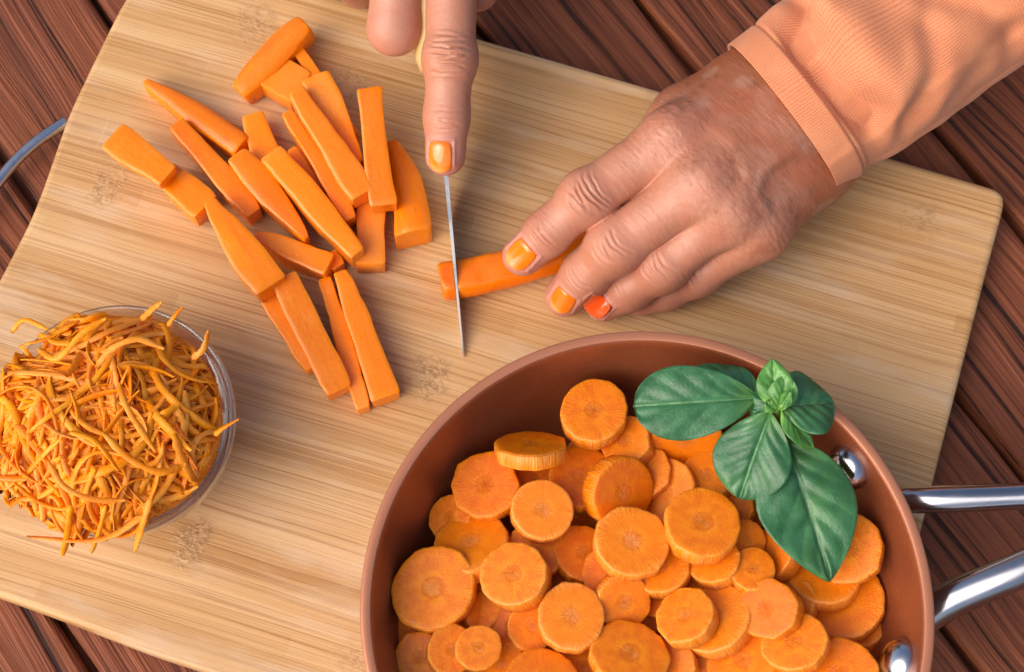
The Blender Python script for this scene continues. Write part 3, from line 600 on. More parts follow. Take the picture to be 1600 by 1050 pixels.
if vol < 0: bmesh.ops.reverse_faces(bm, faces=bm.faces)
print('bowl volume', vol); bm.to_mesh(me); bm.free()
bpy.data.objects.remove(bowl); bowl = link('glass_bowl', me, None, BC); tag(bowl, 'small clear glass bowl heaped with shredded carrot, at the left of the board', 'bowl')
def shred_path(rg, c, yaw, pitch, L, curv, roll, n=15):
    d = np.array([math.cos(yaw)*math.cos(pitch), math.sin(yaw)*math.cos(pitch), math.sin(pitch)])
    sdv = nrm(np.cross((0, 0, 1), d)); nv = np.cross(d, sdv); bd = sdv*math.cos(roll)+nv*math.sin(roll)
    pts = []; k1 = curv
    for i in range(n):
        s = (i/(n-1)-.5)*L
        pts.append(c+d*(math.sin(k1*s)/k1 if abs(k1) > 1 else s)+bd*((1-math.cos(k1*s))/k1 if abs(k1) > 1 else 0))
    return np.array(pts)
def shred_geo(path, w, t, tw):
    n = len(path); V = []; T = np.gradient(path, axis=0); sec = [(-1, -.85), (.1, -1), (1, -.8), (1, .8), (-.1, 1), (-1, .85)]; ref = nrm(np.array([.3, .2, 1.]))
    for i in range(n):
        q = nrm(T[i]); s = nrm(np.cross(q, ref)); u = np.cross(s, q); a = tw*i/n; s, u = s*math.cos(a)+u*math.sin(a), u*math.cos(a)-s*math.sin(a)
        e = i/(n-1); f = min(1, .55+7*e, .40+5*(1-e))
        for x, y in sec: V.append(path[i]+s*x*w*f*(1+.16*math.sin(i*2.3+tw*9)+.08*math.sin(i*5.1+tw*3))+u*y*t*(.6+.4*f))
    return np.array(V), grid_faces(n, 6, False, True)+[tuple(range(5, -1, -1)), tuple(range((n-1)*6, n*6))]
HC = BC+np.array([-.0035, -.0035, 0])
def heap_h(x, y):
    r = math.hypot((x-HC[0])/.0385, (y-HC[1])/.0385)
    return ZB+.0365+.020*max(0, 1-r**2.2)+.003*math.sin(x*170)*math.cos(y*150) if r < 1 else ZB+.0365-.045*(r-1)
def rnd_shred(rg, depth, rmax=.0375, n=17):
    "a strand draped over the heap: an arc in plan, its height following the heap, one end sometimes lifted"
    a = rg.uniform(0, 6.283); d = rmax*rg.random()**.6; x, y = HC[0]+d*math.cos(a), HC[1]+d*math.sin(a)
    yaw = 2.6*math.sin(x*95+1.3)+2.2*math.cos(y*80+x*40)+rg.gauss(0, .8)+rg.choice((0, 0, 1.6)); L = rg.uniform(.020, .058)*(1-.3*(d/rmax))
    k0 = rg.choice((-1, 1))*rg.choice((rg.uniform(5, 30), rg.uniform(30, 75), rg.uniform(60, 110))); k1 = k0*rg.uniform(.3, 1.7)
    lift = rg.choice((0, 0, 0, rg.uniform(.001, .005))); dip = rg.choice((0, 0, rg.uniform(.002, .006))); ph = rg.uniform(0, 6)
    pts = []; st = L/(n-1); th = yaw-k0*L*.25; px, py = x-math.cos(yaw)*L*.42, y-math.sin(yaw)*L*.42
    for i in range(n):
        t = i/(n-1); z = heap_h(px, py)-depth+lift*t*t-dip*(1-t)**2+.0007*math.sin(t*7+ph); pts.append((px, py, z))
        th += (k0*(1-t)+k1*t)*st; px += math.cos(th)*st; py += math.sin(th)*st
    pts = np.array(pts); pts[1:-1, 2] = .25*pts[:-2, 2]+.5*pts[1:-1, 2]+.25*pts[2:, 2]
    return pts
def keep_in(pth):
    # below the rim a strand stays inside the glass
    for q in pth:
        dz = q[2]-ZB; v = q[:2]-BC[:2]; r = np.linalg.norm(v)
        if dz < .0395:
            lim = np.interp(dz, [.0035, .0046, .009, .0165, .025, .0325, .0395], [.012, .017, .0225, .0275, .031, .0328, .0335])-.0012
            if r > lim: q[:2] = BC[:2]+v/r*lim
        q[2] = max(q[2], ZB+.006)
    return pth
rg = random.Random(11); GV = 'carrot shreds heaped in the glass bowl'
SP = []
for i in range(285): 
    pth = keep_in(rnd_shred(rg, rg.uniform(-.0015, .005))); q = pth[len(pth)//2]-HC; rr_ = math.hypot(q[0], q[1]); wh = 'on the crown' if rr_ < .014 else ('on the right slope', 'on the far slope', 'on the left slope', 'on the front slope')[int(((math.atan2(q[1], q[0])+math.pi/4) % (2*math.pi))//(math.pi/2))]
    SP.append((pth, 'thin curled carrot shred '+wh+' of the heap in the glass bowl', 'carrot shreds '+wh+' of the heap'))
H = lambda *pts: catmull([P(*p) for p in pts], 13)
spec = [
 (((335, 680, 4.6), (350, 668, 4.7), (373, 655, 4.8)), 'carrot shred sticking out over the right rim of the glass bowl'),
 (((300, 560, 4.6), (318, 545, 4.8), (326, 516, 5.0)), 'carrot shred pointing up at the right far rim of the glass bowl'),
 (((235, 780, 5.0), (224, 815, 4.6), (210, 862, 3.6)), 'carrot shred hanging over the front rim, rightmost of three'),
 (((165, 790, 5.0), (155, 830, 4.4), (143, 865, 3.5)), 'carrot shred hanging over the front rim, middle of three'),
 (((110, 790, 5.2), (106, 830, 4.5), (98, 868, 3.4)), 'carrot shred hanging over the front rim, leftmost of three'),
 (((230, 800, 4.4), (180, 835, 4.3), (130, 845, 4.2), (42, 838, 4.2)), 'long carrot shred lying along the front rim of the bowl'),
 (((60, 545, 5.4), (90, 560, 5.6), (130, 520, 5.8), (165, 498, 5.8)), 'broad carrot shred arching across the far left of the heap'),
 (((150, 575, 6.1), (175, 545, 6.3), (215, 530, 6.3), (256, 545, 6.0)), 'carrot shred forming a wide arc near the top of the heap'),
 (((185, 598, 6.4), (200, 640, 6.7), (243, 706, 6.2)), 'pointed carrot shred lying on the crown of the heap'),
 (((110, 675, 6.3), (150, 690, 6.5), (185, 735, 6.2)), 'long bent carrot shred on the front of the crown'),
 (((160, 675, 6.5), (200, 715, 6.3), (250, 738, 6.0), (290, 725, 5.6)), 'long curved carrot shred sweeping right across the heap'),
 (((75, 720, 5.9), (100, 760, 5.8), (145, 780, 5.6), (195, 782, 5.3)), 'long carrot shred sweeping along the front slope of the heap'),
 (((18, 520, 4.9), (38, 500, 5.1), (75, 515, 5.3)), 'carrot shred curled at the far left rim of the bowl'),
 (((220, 500, 5.0), (236, 485, 5.1), (252, 472, 5.2)), 'carrot shred pointing up beyond the far rim'),
 (((262, 510, 4.9), (272, 495, 5.0), (285, 480, 5.0)), 'short carrot shred poking past the far right rim'),
]
for pts, lab in spec: SP.append((H(*pts), lab, GV))
for pth, lab, gr in SP:
    V, Fc = shred_geo(pth, rg.choice((rg.uniform(.0006, .0010), rg.uniform(.0009, .0013))), rg.uniform(.00020, .00030), rg.uniform(-1.6, 1.6)); c = V.mean(0)
    tag(link('carrot_shred', mesh('carrot_shred', V-c, Fc, M['shred'], True), None, c), lab, 'carrot shred', gr)
V, Fc, n0 = [], [], 0
for i in range(1100):
    v, f = shred_geo(keep_in(rnd_shred(rg, rg.uniform(.0018, .008) if i % 3 else rg.uniform(.006, .026), .0355)), rg.uniform(.0007, .0012), rg.uniform(.00024, .00034), rg.uniform(-1.5, 1.5))
    V.append(v); Fc += [tuple(q+n0 for q in g) for g in f]; n0 += len(v)
tag(link('shredded_carrot', mesh('shredded_carrot', np.vstack(V)-BC, Fc, M['shred'], True), None, BC), 'mass of shredded carrot filling the glass bowl beneath the top shreds', 'shredded carrot', None, 'stuff')

# ------------------------------------------------------------------ knife
S0, S1 = P(724, 558, .12), P(697, 275, 2.75); kd = nrm(S1-S0); pnv = nrm(np.cross(kd, CAM-S0))      # blade plane
kw = nrm(np.cross(pnv, kd)); kw = -kw if kw[2] > 0 else kw
knife = empty('knife', S0); tag(knife, 'knife seen edge-on, its thin steel spine under the pointing finger', 'knife')
Lb = np.linalg.norm(P(680, 100, 4.4)-S0)*1.02; n = 40; V = []
for i in range(n):
    s = Lb*i/(n-1); sp = S0+kd*s; wd = min((sp[2]-ZB-.0004)/-kw[2], .0215); wd = max(wd, .0004); tk = .0002+.00046*min(1, s/.06)
    for f, q in ((0, 1), (.5, .75), (1, .08), (1, -.08), (.5, -.75), (0, -1)): V.append(sp+kw*wd*f+pnv*tk*q)
Fc = grid_faces(n, 6, False, True)+[tuple(range(6)), tuple(range(n*6-1, n*6-7, -1))]
part('blade', V, Fc, M['blade'], knife, False)
V = []; n = 24; hs0 = Lb-.004; hc = kw*.0095
for i in range(n):
    t = i/(n-1); c = S0+kd*(hs0+t*.105)+hc; e = min(1, .8+t*8, .5+8*(1-t)); a_ = .0066*e*(1-.1*math.sin(t*3.1)); b_ = .0105*e*(1-.12*math.sin(t*6))
    for q in range(20):
        an = 2*math.pi*q/20; ca, sa = math.cos(an), math.sin(an); ca = math.copysign(abs(ca)**.75, ca); sa = math.copysign(abs(sa)**.75, sa)
        V.append(c+pnv*ca*a_+kw*sa*b_)
part('handle', V, grid_faces(n, 20, False, True)+[tuple(range(20)), tuple(range(n*20-1, n*20-21, -1))], M['handle'], knife)

# ------------------------------------------------------------------ the carrot being cut (two pieces, the blade between them)
cp = catmull([P(688, 441, .66), P(760, 428, .70), P(850, 403, .70), P(930, 374, .66), P(1000, 345, .6)], 60)
def carrot_piece(side, name, lab):
    t = np.linspace(0, 1, 60); r = .0066*(1-.06*t); r = r*np.clip(.90+t*4, 0, 1)
    V, Fc = tube(cp, r*1.03, 36, r*.9); q_ = ZB+.0112; V[:, 2] = np.where(V[:, 2] > q_, q_+(V[:, 2]-q_)*.35, V[:, 2])
    V += (vnoise(V, 220, 9)[:, None]-.5)*.0006
    V[:, 2] = np.maximum(V[:, 2], ZB+.0002)
    bm = bmesh.new(); vs = [bm.verts.new(v) for v in V]
    for f in Fc: bm.faces.new([vs[q] for q in f])
    po = S0+pnv*(.0011 if side > 0 else -.0011)
    g = bm.verts[:]+bm.edges[:]+bm.faces[:]
    pv = pnv if pnv[0] > 0 else -pnv; po = S0+pv*(.00055*side)
    res = bmesh.ops.bisect_plane(bm, geom=g, plane_co=po, plane_no=pv, clear_inner=side > 0, clear_outer=side < 0)
    ed = [e for e in res['geom_cut'] if isinstance(e, bmesh.types.BMEdge)]; bmesh.ops.contextual_create(bm, geom=ed)
    bmesh.ops.recalc_face_normals(bm, faces=bm.faces)
    cen = cp[30 if side > 0 else 2]; B = Matrix.Rotation(math.atan2(*(cp[40]-cp[5])[[1, 0]]), 4, 'Z'); mw = Matrix.Translation(cen) @ B
    bm.transform(mw.inverted())
    for f in bm.faces: f.smooth = len(f.verts) <= 4
    me = bpy.data.meshes.new(name); bm.to_mesh(me); bm.free(); me.materials.append(M['deep'])
    o = link(name, me); o.matrix_world = mw; tag(o, lab, 'carrot')
carrot_piece(1, 'carrot', 'peeled carrot held down by the fingers and cut by the knife')
carrot_piece(-1, 'carrot_end', 'end piece of carrot being cut off left of the blade')

# ------------------------------------------------------------------ hands (signed distance field -> one continuous skin)
def smin(a, b, k): h = np.maximum(k-np.abs(a-b), 0)/k; return np.minimum(a, b)-h*h*k*.25
def cone(X, a, b, ra, rb, flat=None, fs=1.):
    pa = X-a; ba = b-a
    if flat is not None:
        fl = pa@flat; pa = pa+np.outer(fl*(fs-1), flat); bf = ba@flat; ba = ba+flat*bf*(fs-1)
    t = np.clip((pa@ba)/(ba@ba), 0, 1); return np.sqrt(((pa-t[:, None]*ba)**2).sum(1))-(ra+t*(rb-ra))
class Hand:
    def __init__(s, palm, fingers, kpalm=.012, kf=.008): s.palm, s.fingers, s.kp, s.kf = palm, fingers, kpalm, kf
    def chain(s, X, ch, k=.0035):
        d = None
        for pr in ch: q = cone(X, *pr); d = q if d is None else smin(d, q, k)
        return d
    def sdf(s, X):
        pd = s.chain(X, s.palm, s.kp); r = None
        for ch in s.fingers:
            d = smin(pd, s.chain(X, ch), s.kf); r = d if r is None else smin(r, d, .0006)
        return r
    def grad(s, X, e=.0003):
        g = np.stack([s.sdf(X+np.eye(3)[i]*e)-s.sdf(X-np.eye(3)[i]*e) for i in range(3)], 1); return g/(np.linalg.norm(g, axis=1)[:, None]+1e-12)
    def mesh(s, lo, hi, vx, B=8):
        lo, hi = np.asarray(lo), np.asarray(hi); nb = np.ceil((hi-lo)/(vx*B)).astype(int); N = nb*B
        ci = np.stack(np.meshgrid(*[np.arange(k) for k in nb], indexing='ij'), -1).reshape(-1, 3); cc = lo+(ci*B+(B-1)/2)*vx
        cd = s.sdf(cc); D = np.repeat(np.repeat(np.repeat(cd.reshape(nb), B, 0), B, 1), B, 2).astype(np.float32)
        near = ci[np.abs(cd) < vx*B*1.25]; l = np.stack(np.meshgrid(*[np.arange(B)]*3, indexing='ij'), -1).reshape(-1, 3)
        for q in range(0, len(near), 600):
            idx = (near[q:q+600, None, :]*B+l[None]).reshape(-1, 3); D[idx[:, 0], idx[:, 1], idx[:, 2]] = s.sdf(lo+idx*vx)
        D = D  # surface nets
        I = D < 0; cs = [(a, b, c) for a in (0, 1) for b in (0, 1) for c in (0, 1)]
        sl = lambda A, c: A[c[0]:A.shape[0]-1+c[0], c[1]:A.shape[1]-1+c[1], c[2]:A.shape[2]-1+c[2]]
        cnt = sum(sl(I, c).astype(np.int8) for c in cs); cell = np.argwhere((cnt > 0) & (cnt < 8)); vid = -np.ones(cnt.shape, np.int64); vid[tuple(cell.T)] = np.arange(len(cell))
        val = np.stack([D[cell[:, 0]+c[0], cell[:, 1]+c[1], cell[:, 2]+c[2]] for c in cs], 1); pos = np.zeros((len(cell), 3)); num = np.zeros(len(cell))
        for i, a in enumerate(cs):
            for j, b in enumerate(cs):
                if j > i and sum(abs(x-y) for x, y in zip(a, b)) == 1:
                    cr = (val[:, i] < 0) != (val[:, j] < 0); t = val[:, i]/(val[:, i]-val[:, j]+1e-20); t = np.where(cr, t, 0)
                    pos += np.where(cr[:, None], np.array(a)+t[:, None]*(np.array(b)-np.array(a)), 0); num += cr
        V = lo+(cell+pos/num[:, None])*vx; Fc = []
        for ax in range(3):
            b, c = (ax+1) % 3, (ax+2) % 3; s0 = [slice(1, -1)]*3; s0[ax] = slice(0, -1); s1 = list(s0); s1[ax] = slice(1, None)
            A0, A1 = I[tuple(s0)], I[tuple(s1)]; e = np.argwhere(A0 != A1); sg = A0[tuple(e.T)]; e = e+1; e[:, ax] -= 1
            def at(db, dc): q = e.copy(); q[:, b] -= db; q[:, c] -= dc; return vid[tuple(q.T)]
            f = np.stack([at(1, 1), at(0, 1), at(0, 0), at(1, 0)], 1); f[~sg] = f[~sg][:, ::-1]; Fc.append(f)
        Fc = np.vstack(Fc); Fc = Fc[(Fc >= 0).all(1)]
        for _ in range(2):
            G_ = s.grad(V); V = V-s.sdf(V)[:, None]*G_*.9
        return V, Fc, s.grad(V)
def sst(x, a, b): t = np.clip((x-a)/(b-a), 0, 1); return t*t*(3-2*t)
def creases(V, Nn, off, J, T, lines, half, amp, wd, curve=0., seed=0, bulge=.5):
    T = nrm(T); D = nrm((CAM-J)-T*((CAM-J)@T)); Bn = np.cross(T, D); q = V-J; s = q@T; u = q@Bn; dz = Nn@D
    near = np.linalg.norm(q, axis=1) < .016; wgt = sst(dz, .1, .6)*near
    wob = (vnoise(V, 350, seed)-.5)*.0012
    for i, (l, a, h) in enumerate(lines):
        ss = s+curve*u*u-l+wob*(1 if i % 2 else -1)+.10*u*math.sin(i*2.3+seed); ww = wgt*np.exp(-(u/(half*h))**4)
        off -= amp*a*np.exp(-(ss/wd)**2)*ww; off += amp*a*bulge*np.exp(-((np.abs(ss)-wd*2)/(wd*1.2))**2)*ww
def build_skin(name, H_, lo, hi, vx, root, deco):
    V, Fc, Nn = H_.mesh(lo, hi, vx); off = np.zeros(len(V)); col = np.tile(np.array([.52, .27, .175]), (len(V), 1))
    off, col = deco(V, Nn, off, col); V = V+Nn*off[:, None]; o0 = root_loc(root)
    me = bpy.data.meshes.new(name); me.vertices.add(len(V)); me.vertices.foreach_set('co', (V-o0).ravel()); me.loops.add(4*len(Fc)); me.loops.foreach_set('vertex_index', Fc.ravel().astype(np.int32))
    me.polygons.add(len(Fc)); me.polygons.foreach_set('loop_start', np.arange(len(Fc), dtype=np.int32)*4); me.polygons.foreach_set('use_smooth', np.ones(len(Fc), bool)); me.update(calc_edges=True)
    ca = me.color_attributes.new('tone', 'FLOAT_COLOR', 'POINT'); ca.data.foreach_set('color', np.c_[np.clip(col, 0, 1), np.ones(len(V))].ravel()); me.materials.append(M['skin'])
    return link(name, me, root)
def nail(H_, c, axis, w, l, root, nl=None, curv=.0):
    "varnished nail laid on the fingertip: c its middle (on the dorsal side), axis towards the tip"
    T = nrm(axis); D = nrm((CAM-c)-T*((CAM-c)@T)) if nl is None else nrm(nl); T = nrm(T-D*(T@D)); Bn = np.cross(T, D); n, m = 18, 15; base = []; UV = []
    for i in range(n):
        v = -1+2*i/(n-1)
        for j in range(m):
            u = -1+2*j/(m-1); ww = w/2*(1-.16*max(0, -v)**3-.10*max(0, v)**2); vv = v*l/2*(1+(.10 if v < 0 else .16)*(1-u*u))
            if v > .6: ww *= 1-.18*((v-.6)/.4)**2
            base.append(c+Bn*u*ww+T*vv+D*.01); UV.append((.5+u/2, .5+v/2))
    X = np.array(base); UV = np.array(UV)
    for _ in range(40):
        d = H_.sdf(X); X = X-D*np.clip(d*.8, -.002, .002)[:, None]
        if np.abs(d).max() < 2e-5: break
    u = UV[:, 0]*2-1; v = UV[:, 1]*2-1
    # a nail is stiffer than the pad: blend towards a smooth arch
    hgt = (X-c)@D; A = np.c_[np.ones_like(u), u, v, u*u, v*v, u*u*v]; hf = A@np.linalg.lstsq(A, hgt, rcond=None)[0]; X = X+np.outer((hf-hgt)*.8, D)
    lift = .00055*(1-.55*np.abs(u)**4)*sst(v, -1.05, -.7)*1.0+.00012; Xt = X+D*lift[:, None]; Xb = X-D*.0012
    f0 = grid_faces(n, m); o = n*m; Fc = f0+[tuple(q+o for q in f[::-1]) for f in f0]; bd = [i*m for i in range(n)]+[(n-1)*m+j for j in range(1, m)]+[i*m+m-1 for i in range(n-2, -1, -1)]+list(range(m-2, 0, -1))
    Fc += [(bd[q], bd[(q+1) % len(bd)], bd[(q+1) % len(bd)]+o, bd[q]+o) for q in range(len(bd))]
    ob = part('fingernail', np.vstack([Xt, Xb]), Fc, M['nail'], root, True, np.vstack([UV, UV]))
    bm = bmesh.new(); bm.from_mesh(ob.data); bmesh.ops.recalc_face_normals(bm, faces=bm.faces)
    bm.to_mesh(ob.data); bm.free()
    return c, T, D, Bn, w, l
def nail_bed(V, off, col, info):
    c, T, D, Bn, w, l = info; q = V-c; u = (q@Bn)/(w/2); v = (q@T)/(l/2); z = q@D; on = (z > -.006) & (np.abs(z) < .008)
    r = np.maximum(np.abs(u), np.where(v < 0, -v*.93, v*.85)); r = np.where(on, r, 9)
    off -= .0003*sst(r, 1.0, .8); off += .00042*np.exp(-((r-1.16)/.10)**2)*(v < .75)
    k = np.exp(-((r-1.12)/.16)**2)[:, None]; col[:] = col*(1-k*.5)+k*.5*np.array([.62, .27, .22])

person = empty('person', P(1000, -900, 0)); tag(person, 'person in a peach knit top with orange nails, steadying a carrot and pressing a knife', 'person')
# --- the hand that holds the carrot
c_ = lambda *a: P(*a)
def fing(js, rs, flat=None): return [(js[i], js[i+1], rs[i]*.01, rs[i+1]*.01) for i in range(len(js)-1)]
iT, iD, iP, iM = c_(817, 399, 2.1), c_(855, 364, 2.95), c_(917, 308, 3.75), c_(1052, 216, 4.5)
mT, mD, mP, mM = c_(884, 463, .95), c_(915, 428, 2.0), c_(962, 383, 3.1), c_(1095, 287, 4.55)
rT, rD, rP, rM = c_(943, 474, .85), c_(984, 452, 1.6), c_(1034, 416, 2.5), c_(1143, 325, 4.1)
pT, pD, pP, pM = c_(1003, 470, .62), c_(1042, 456, 1.05), c_(1090, 431, 1.7), c_(1190, 362, 3.35)
Wc = c_(1228, 195, 3.7); Fa = c_(1640, -75, 6.0)
wI, wM, wR, wP = c_(1172, 150, 3.9), c_(1200, 170, 4.25), c_(1235, 205, 4.15), c_(1268, 250, 3.4)
palm = [(iM, wI, .0086, .0122), (mM, wM, .0088, .0126), (rM, wR, .0084, .0128), (pM, wP, .0076, .0118), (c_(1080, 255, 2.8), c_(1215, 215, 3.0), .0110, .0150), (c_(1150, 350, 2.1), c_(1250, 250, 2.5), .0085, .013),
        (wI, c_(1590, -80, 4.6), .0118, .0115), (wR, c_(1600, -70, 4.6), .0120, .0115), (wP, c_(1610, -60, 4.5), .0110, .011),
        (c_(1170, 158, 3.1), c_(1075, 192, 2.8), .0120, .0102), (c_(1075, 192, 2.8), c_(1012, 252, 1.7), .0098, .0078)]
fingers = [fing([iT, iD, iP, iM], [.68, .73, .82, .90])+[(iP, iP+np.array([0, 0, .0006]), .0085, .0085)],
           fing([mT, mD, mP, mM], [.70, .76, .88, .90])+[(mP, mP+np.array([0, 0, .0008]), .0088, .0088)],
           fing([rT, rD, rP, rM], [.62, .68, .80, .84])+[(rP, rP+np.array([0, 0, .0008]), .0080, .0080)],
           fing([pT, pD, pP, pM], [.52, .57, .66, .76]),
           [(c_(1012, 252, 1.7), c_(978, 305, 1.0), .0078, .0068)]]
LH = Hand(palm, fingers, .012, .0085)
lh_holder = empty('tmp', (0, 0, 0)); bpy.data.objects.remove(lh_holder)
def vein(V, Nn, pts, wdt): d = poly_dist(V, [P(*p) for p in pts]); return np.exp(-(d/wdt)**2)*(Nn[:, 2] > .1)
INFO = {}
def deco_left(V, Nn, off, col):
    top = sst(Nn[:, 2], -.1, .4)
    creases(V, Nn, off, iP, iT-iM, [(-.0052, .7, .9), (-.0034, 1, 1), (-.0016, 1.2, 1), (.0003, 1.1, .95), (.0020, .9, .9), (.0038, .6, .8)], .0058, .00060, .00042, 25, 1)
    creases(V, Nn, off, iD, iT-iP, [(-.0014, .8, 1), (.0004, 1, 1), (.0020, .6, .8)], .0050, .00036, .0004, 20, 2)
    creases(V, Nn, off, mP, mT-mM, [(-.0048, .6, .9), (-.0028, .8, 1), (-.0006, .8, 1), (.0018, .8, .9), (.0040, .5, .8)], .0052, .00036, .00048, 30, 3)
    creases(V, Nn, off, mD, mT-mP, [(-.0016, .8, 1), (.0002, 1, 1), (.002, .6, .8)], .0050, .00034, .0004, 20, 4)
    creases(V, Nn, off, rP, rT-rM, [(-.0045, .6, .9), (-.0022, .8, 1), (.0002, .8, 1), (.0026, .7, .9)], .0048, .00036, .00046, 30, 5)
    creases(V, Nn, off, rD, rT-rP, [(-.0014, .8, 1), (.0005, 1, 1)], .0046, .00022, .00042, 20, 6)
    creases(V, Nn, off, pP, pT-pM, [(-.0036, .7, .9), (-.0016, 1, 1), (.0004, 1, 1), (.0022, .7, .9)], .0042, .00022, .00044, 30, 7)
    # finger length micro lines and back-of-hand crinkle
    hx = nrm(mP-wM); q = V@hx; lat = np.cross(hx, (0, 0, 1)); ql = V@lat
    fl = vnoise(np.stack([q*1700, ql*260, V[:, 2]*260], 1), 1, 5); off += (fl-.5)*.00014*top
    kn = np.exp(-(np.minimum(np.minimum(np.linalg.norm(V-iM, axis=1), np.linalg.norm(V-mM, axis=1)), np.minimum(np.linalg.norm(V-rM, axis=1), np.linalg.norm(V-pM, axis=1)))/.014)**2)
    a1 = np.stack([(q+.45*ql)*1000, (ql-.45*q)*330, V[:, 2]*300], 1); a2 = np.stack([(q-.6*ql)*900, (ql+.6*q)*330, V[:, 2]*300], 1)
    off += (np.abs(vnoise(a1, 1, 8)-.5)+np.abs(vnoise(a2, 1, 9)-.5)-.5)*.00050*kn*top
    off += (vnoise(V, 110, 3)-.5)*.0006*top
    # tendons, veins, knuckle dimples
    for a, b, s_ in ((mM, wM, .0010), (rM, wR, .0012), (iM, wI, .0008), (pM, wP, .0010)):
        d, t = seg_dist(V, a+np.array([0, 0, .008]), b+np.array([0, 0, .011])); off += s_*np.exp(-(d/.0036)**2)*sst(t, 0, .25)*sst(t, 1, .5)
    for pts in ([(1120, 205, 5.3), (1150, 235, 5.3), (1165, 270, 5.2), (1160, 300, 5.0)], [(1235, 235, 5.2), (1200, 260, 5.2), (1180, 300, 5.0), (1195, 330, 4.6)], [(1165, 270, 5.2), (1205, 255, 5.2), (1240, 230, 5.2)]):
        off += vein(V, Nn, [tuple(q) for q in catmull(pts, 24)], .0022)*.0008
    for J in (iM, mM, rM, pM): off += .0007*np.exp(-(np.linalg.norm(V-J-np.array([0, 0, .0085]), axis=1)/.0055)**2)
    # tones: tan and painted body shade towards the wrist, pinker tips and joints
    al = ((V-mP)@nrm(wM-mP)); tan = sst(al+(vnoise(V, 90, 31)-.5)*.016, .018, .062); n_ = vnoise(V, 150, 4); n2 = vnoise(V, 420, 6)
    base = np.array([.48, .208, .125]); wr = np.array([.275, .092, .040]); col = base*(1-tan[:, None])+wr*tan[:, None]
    kr = np.exp(-(np.minimum(np.linalg.norm(V-mM, axis=1), np.minimum(np.linalg.norm(V-iM, axis=1), np.linalg.norm(V-rM, axis=1)))/.0125)**2)[:, None]*(vnoise(V, 240, 41)[:, None]); col = col*(1-kr*.6)+np.array([.52, .20, .15])*kr*.6
    red = np.exp(-(np.linalg.norm(V-P(1068, 196, 4.2), axis=1)/.011)**2)[:, None]; col = col*(1-red*.5)+np.array([.46, .15, .10])*red*.5
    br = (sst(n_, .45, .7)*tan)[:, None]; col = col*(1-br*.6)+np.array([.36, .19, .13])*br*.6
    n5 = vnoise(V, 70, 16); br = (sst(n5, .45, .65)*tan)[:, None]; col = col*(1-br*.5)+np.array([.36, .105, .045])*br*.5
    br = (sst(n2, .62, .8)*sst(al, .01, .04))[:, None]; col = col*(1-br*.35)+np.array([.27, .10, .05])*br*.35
    for T_, r_ in ((iT, .011), (mT, .011), (rT, .010), (pT, .009)):
        k = np.exp(-(np.linalg.norm(V-T_, axis=1)/r_)**2)[:, None]; col = col*(1-k*.55)+np.array([.56, .235, .18])*k*.55
    for J in (iP, mP, rP, pP):
        k = np.exp(-(np.linalg.norm(V-J, axis=1)/.010)**2)[:, None]; col = col*(1-k*.45)+np.array([.54, .215, .15])*k*.45
    for (x, y, r_) in ((1092, 141, .0010), (1072, 135, .0007), (1112, 128, .0006), (1150, 165, .0006), (1101, 131, .0005)):
        c = P(x, y, 3.9); k = np.exp(-(np.linalg.norm((V-c)@np.stack([cR, cU], 1), axis=1)/r_)**2)[:, None]*(Nn[:, 2] > 0)[:, None]; col = col*(1-k*.6)+np.array([.14, .05, .03])*k*.6
    r3 = np.random.default_rng(4)
    for _ in range(46):
        c = P(r3.uniform(1060, 1290), r3.uniform(115, 340), 4.5); k = np.exp(-(np.linalg.norm((V-c)@np.stack([cR, cU], 1), axis=1)/r3.uniform(.0005, .0013))**2)[:, None]*(Nn[:, 2] > 0)[:, None]*r3.uniform(.25, .6); col = col*(1-k)+np.array([.20, .065, .03])*k
    for k_ in INFO.values(): nail_bed(V, off, col, k_)
    return off, col
class _R: pass
hand_root = person
NL = [('i', c_(812, 399, 2.1), c_(795, 417, 1.75)-c_(826, 387, 2.25), .0088, .0090), ('m', c_(878, 471, 1.2), c_(868, 487, .75)-c_(886, 458, 1.55), .0082, .0082), ('r', c_(934, 479, 1.1), c_(923, 490, .8)-c_(946, 468, 1.4), .0074, .0076)]
_tmp = {}
def with_nails(H_, name, lo, hi, vx, deco, nails):
    # nails first (they shape the skin round them), then the skin, then parent the nails to it
    obs = []
    for key, c, ax, w, l in nails:
        ray = nrm(c-CAM); X = (c-ray*.03)[None]
        for _ in range(80): X = X+ray*(H_.sdf(X)*.7)[:, None]
        D = H_.grad(X, .0025)[0]; D = nrm(D*.8-ray*.35); T = nrm(ax-D*(ax@D))
        n0 = set(COL.objects); INFO[key] = nail(H_, X[0], T, w, l, person, D); obs += [o for o in COL.objects if o not in n0]
    hnd = build_skin(name, H_, lo, hi, vx, person, deco)
    for o, q in zip(obs, nails):
        o.parent = hnd
        if q[0] == 'r': o.data.materials[0] = M['reflect_nail']; o['label'] = 'orange fingernail with a reddish reflection painted in'
    return hnd
allp = np.array([iT, mT, rT, pT, iM, wP, wI]); lo = allp.min(0)-.014; lo[2] = ZB-.004
left_hand = with_nails(LH, 'hand', lo, np.array([P(1420, 60, 5)[0], P(1200, 20, 5)[1]+.008, ZB+.078]), .00036, deco_left, NL)

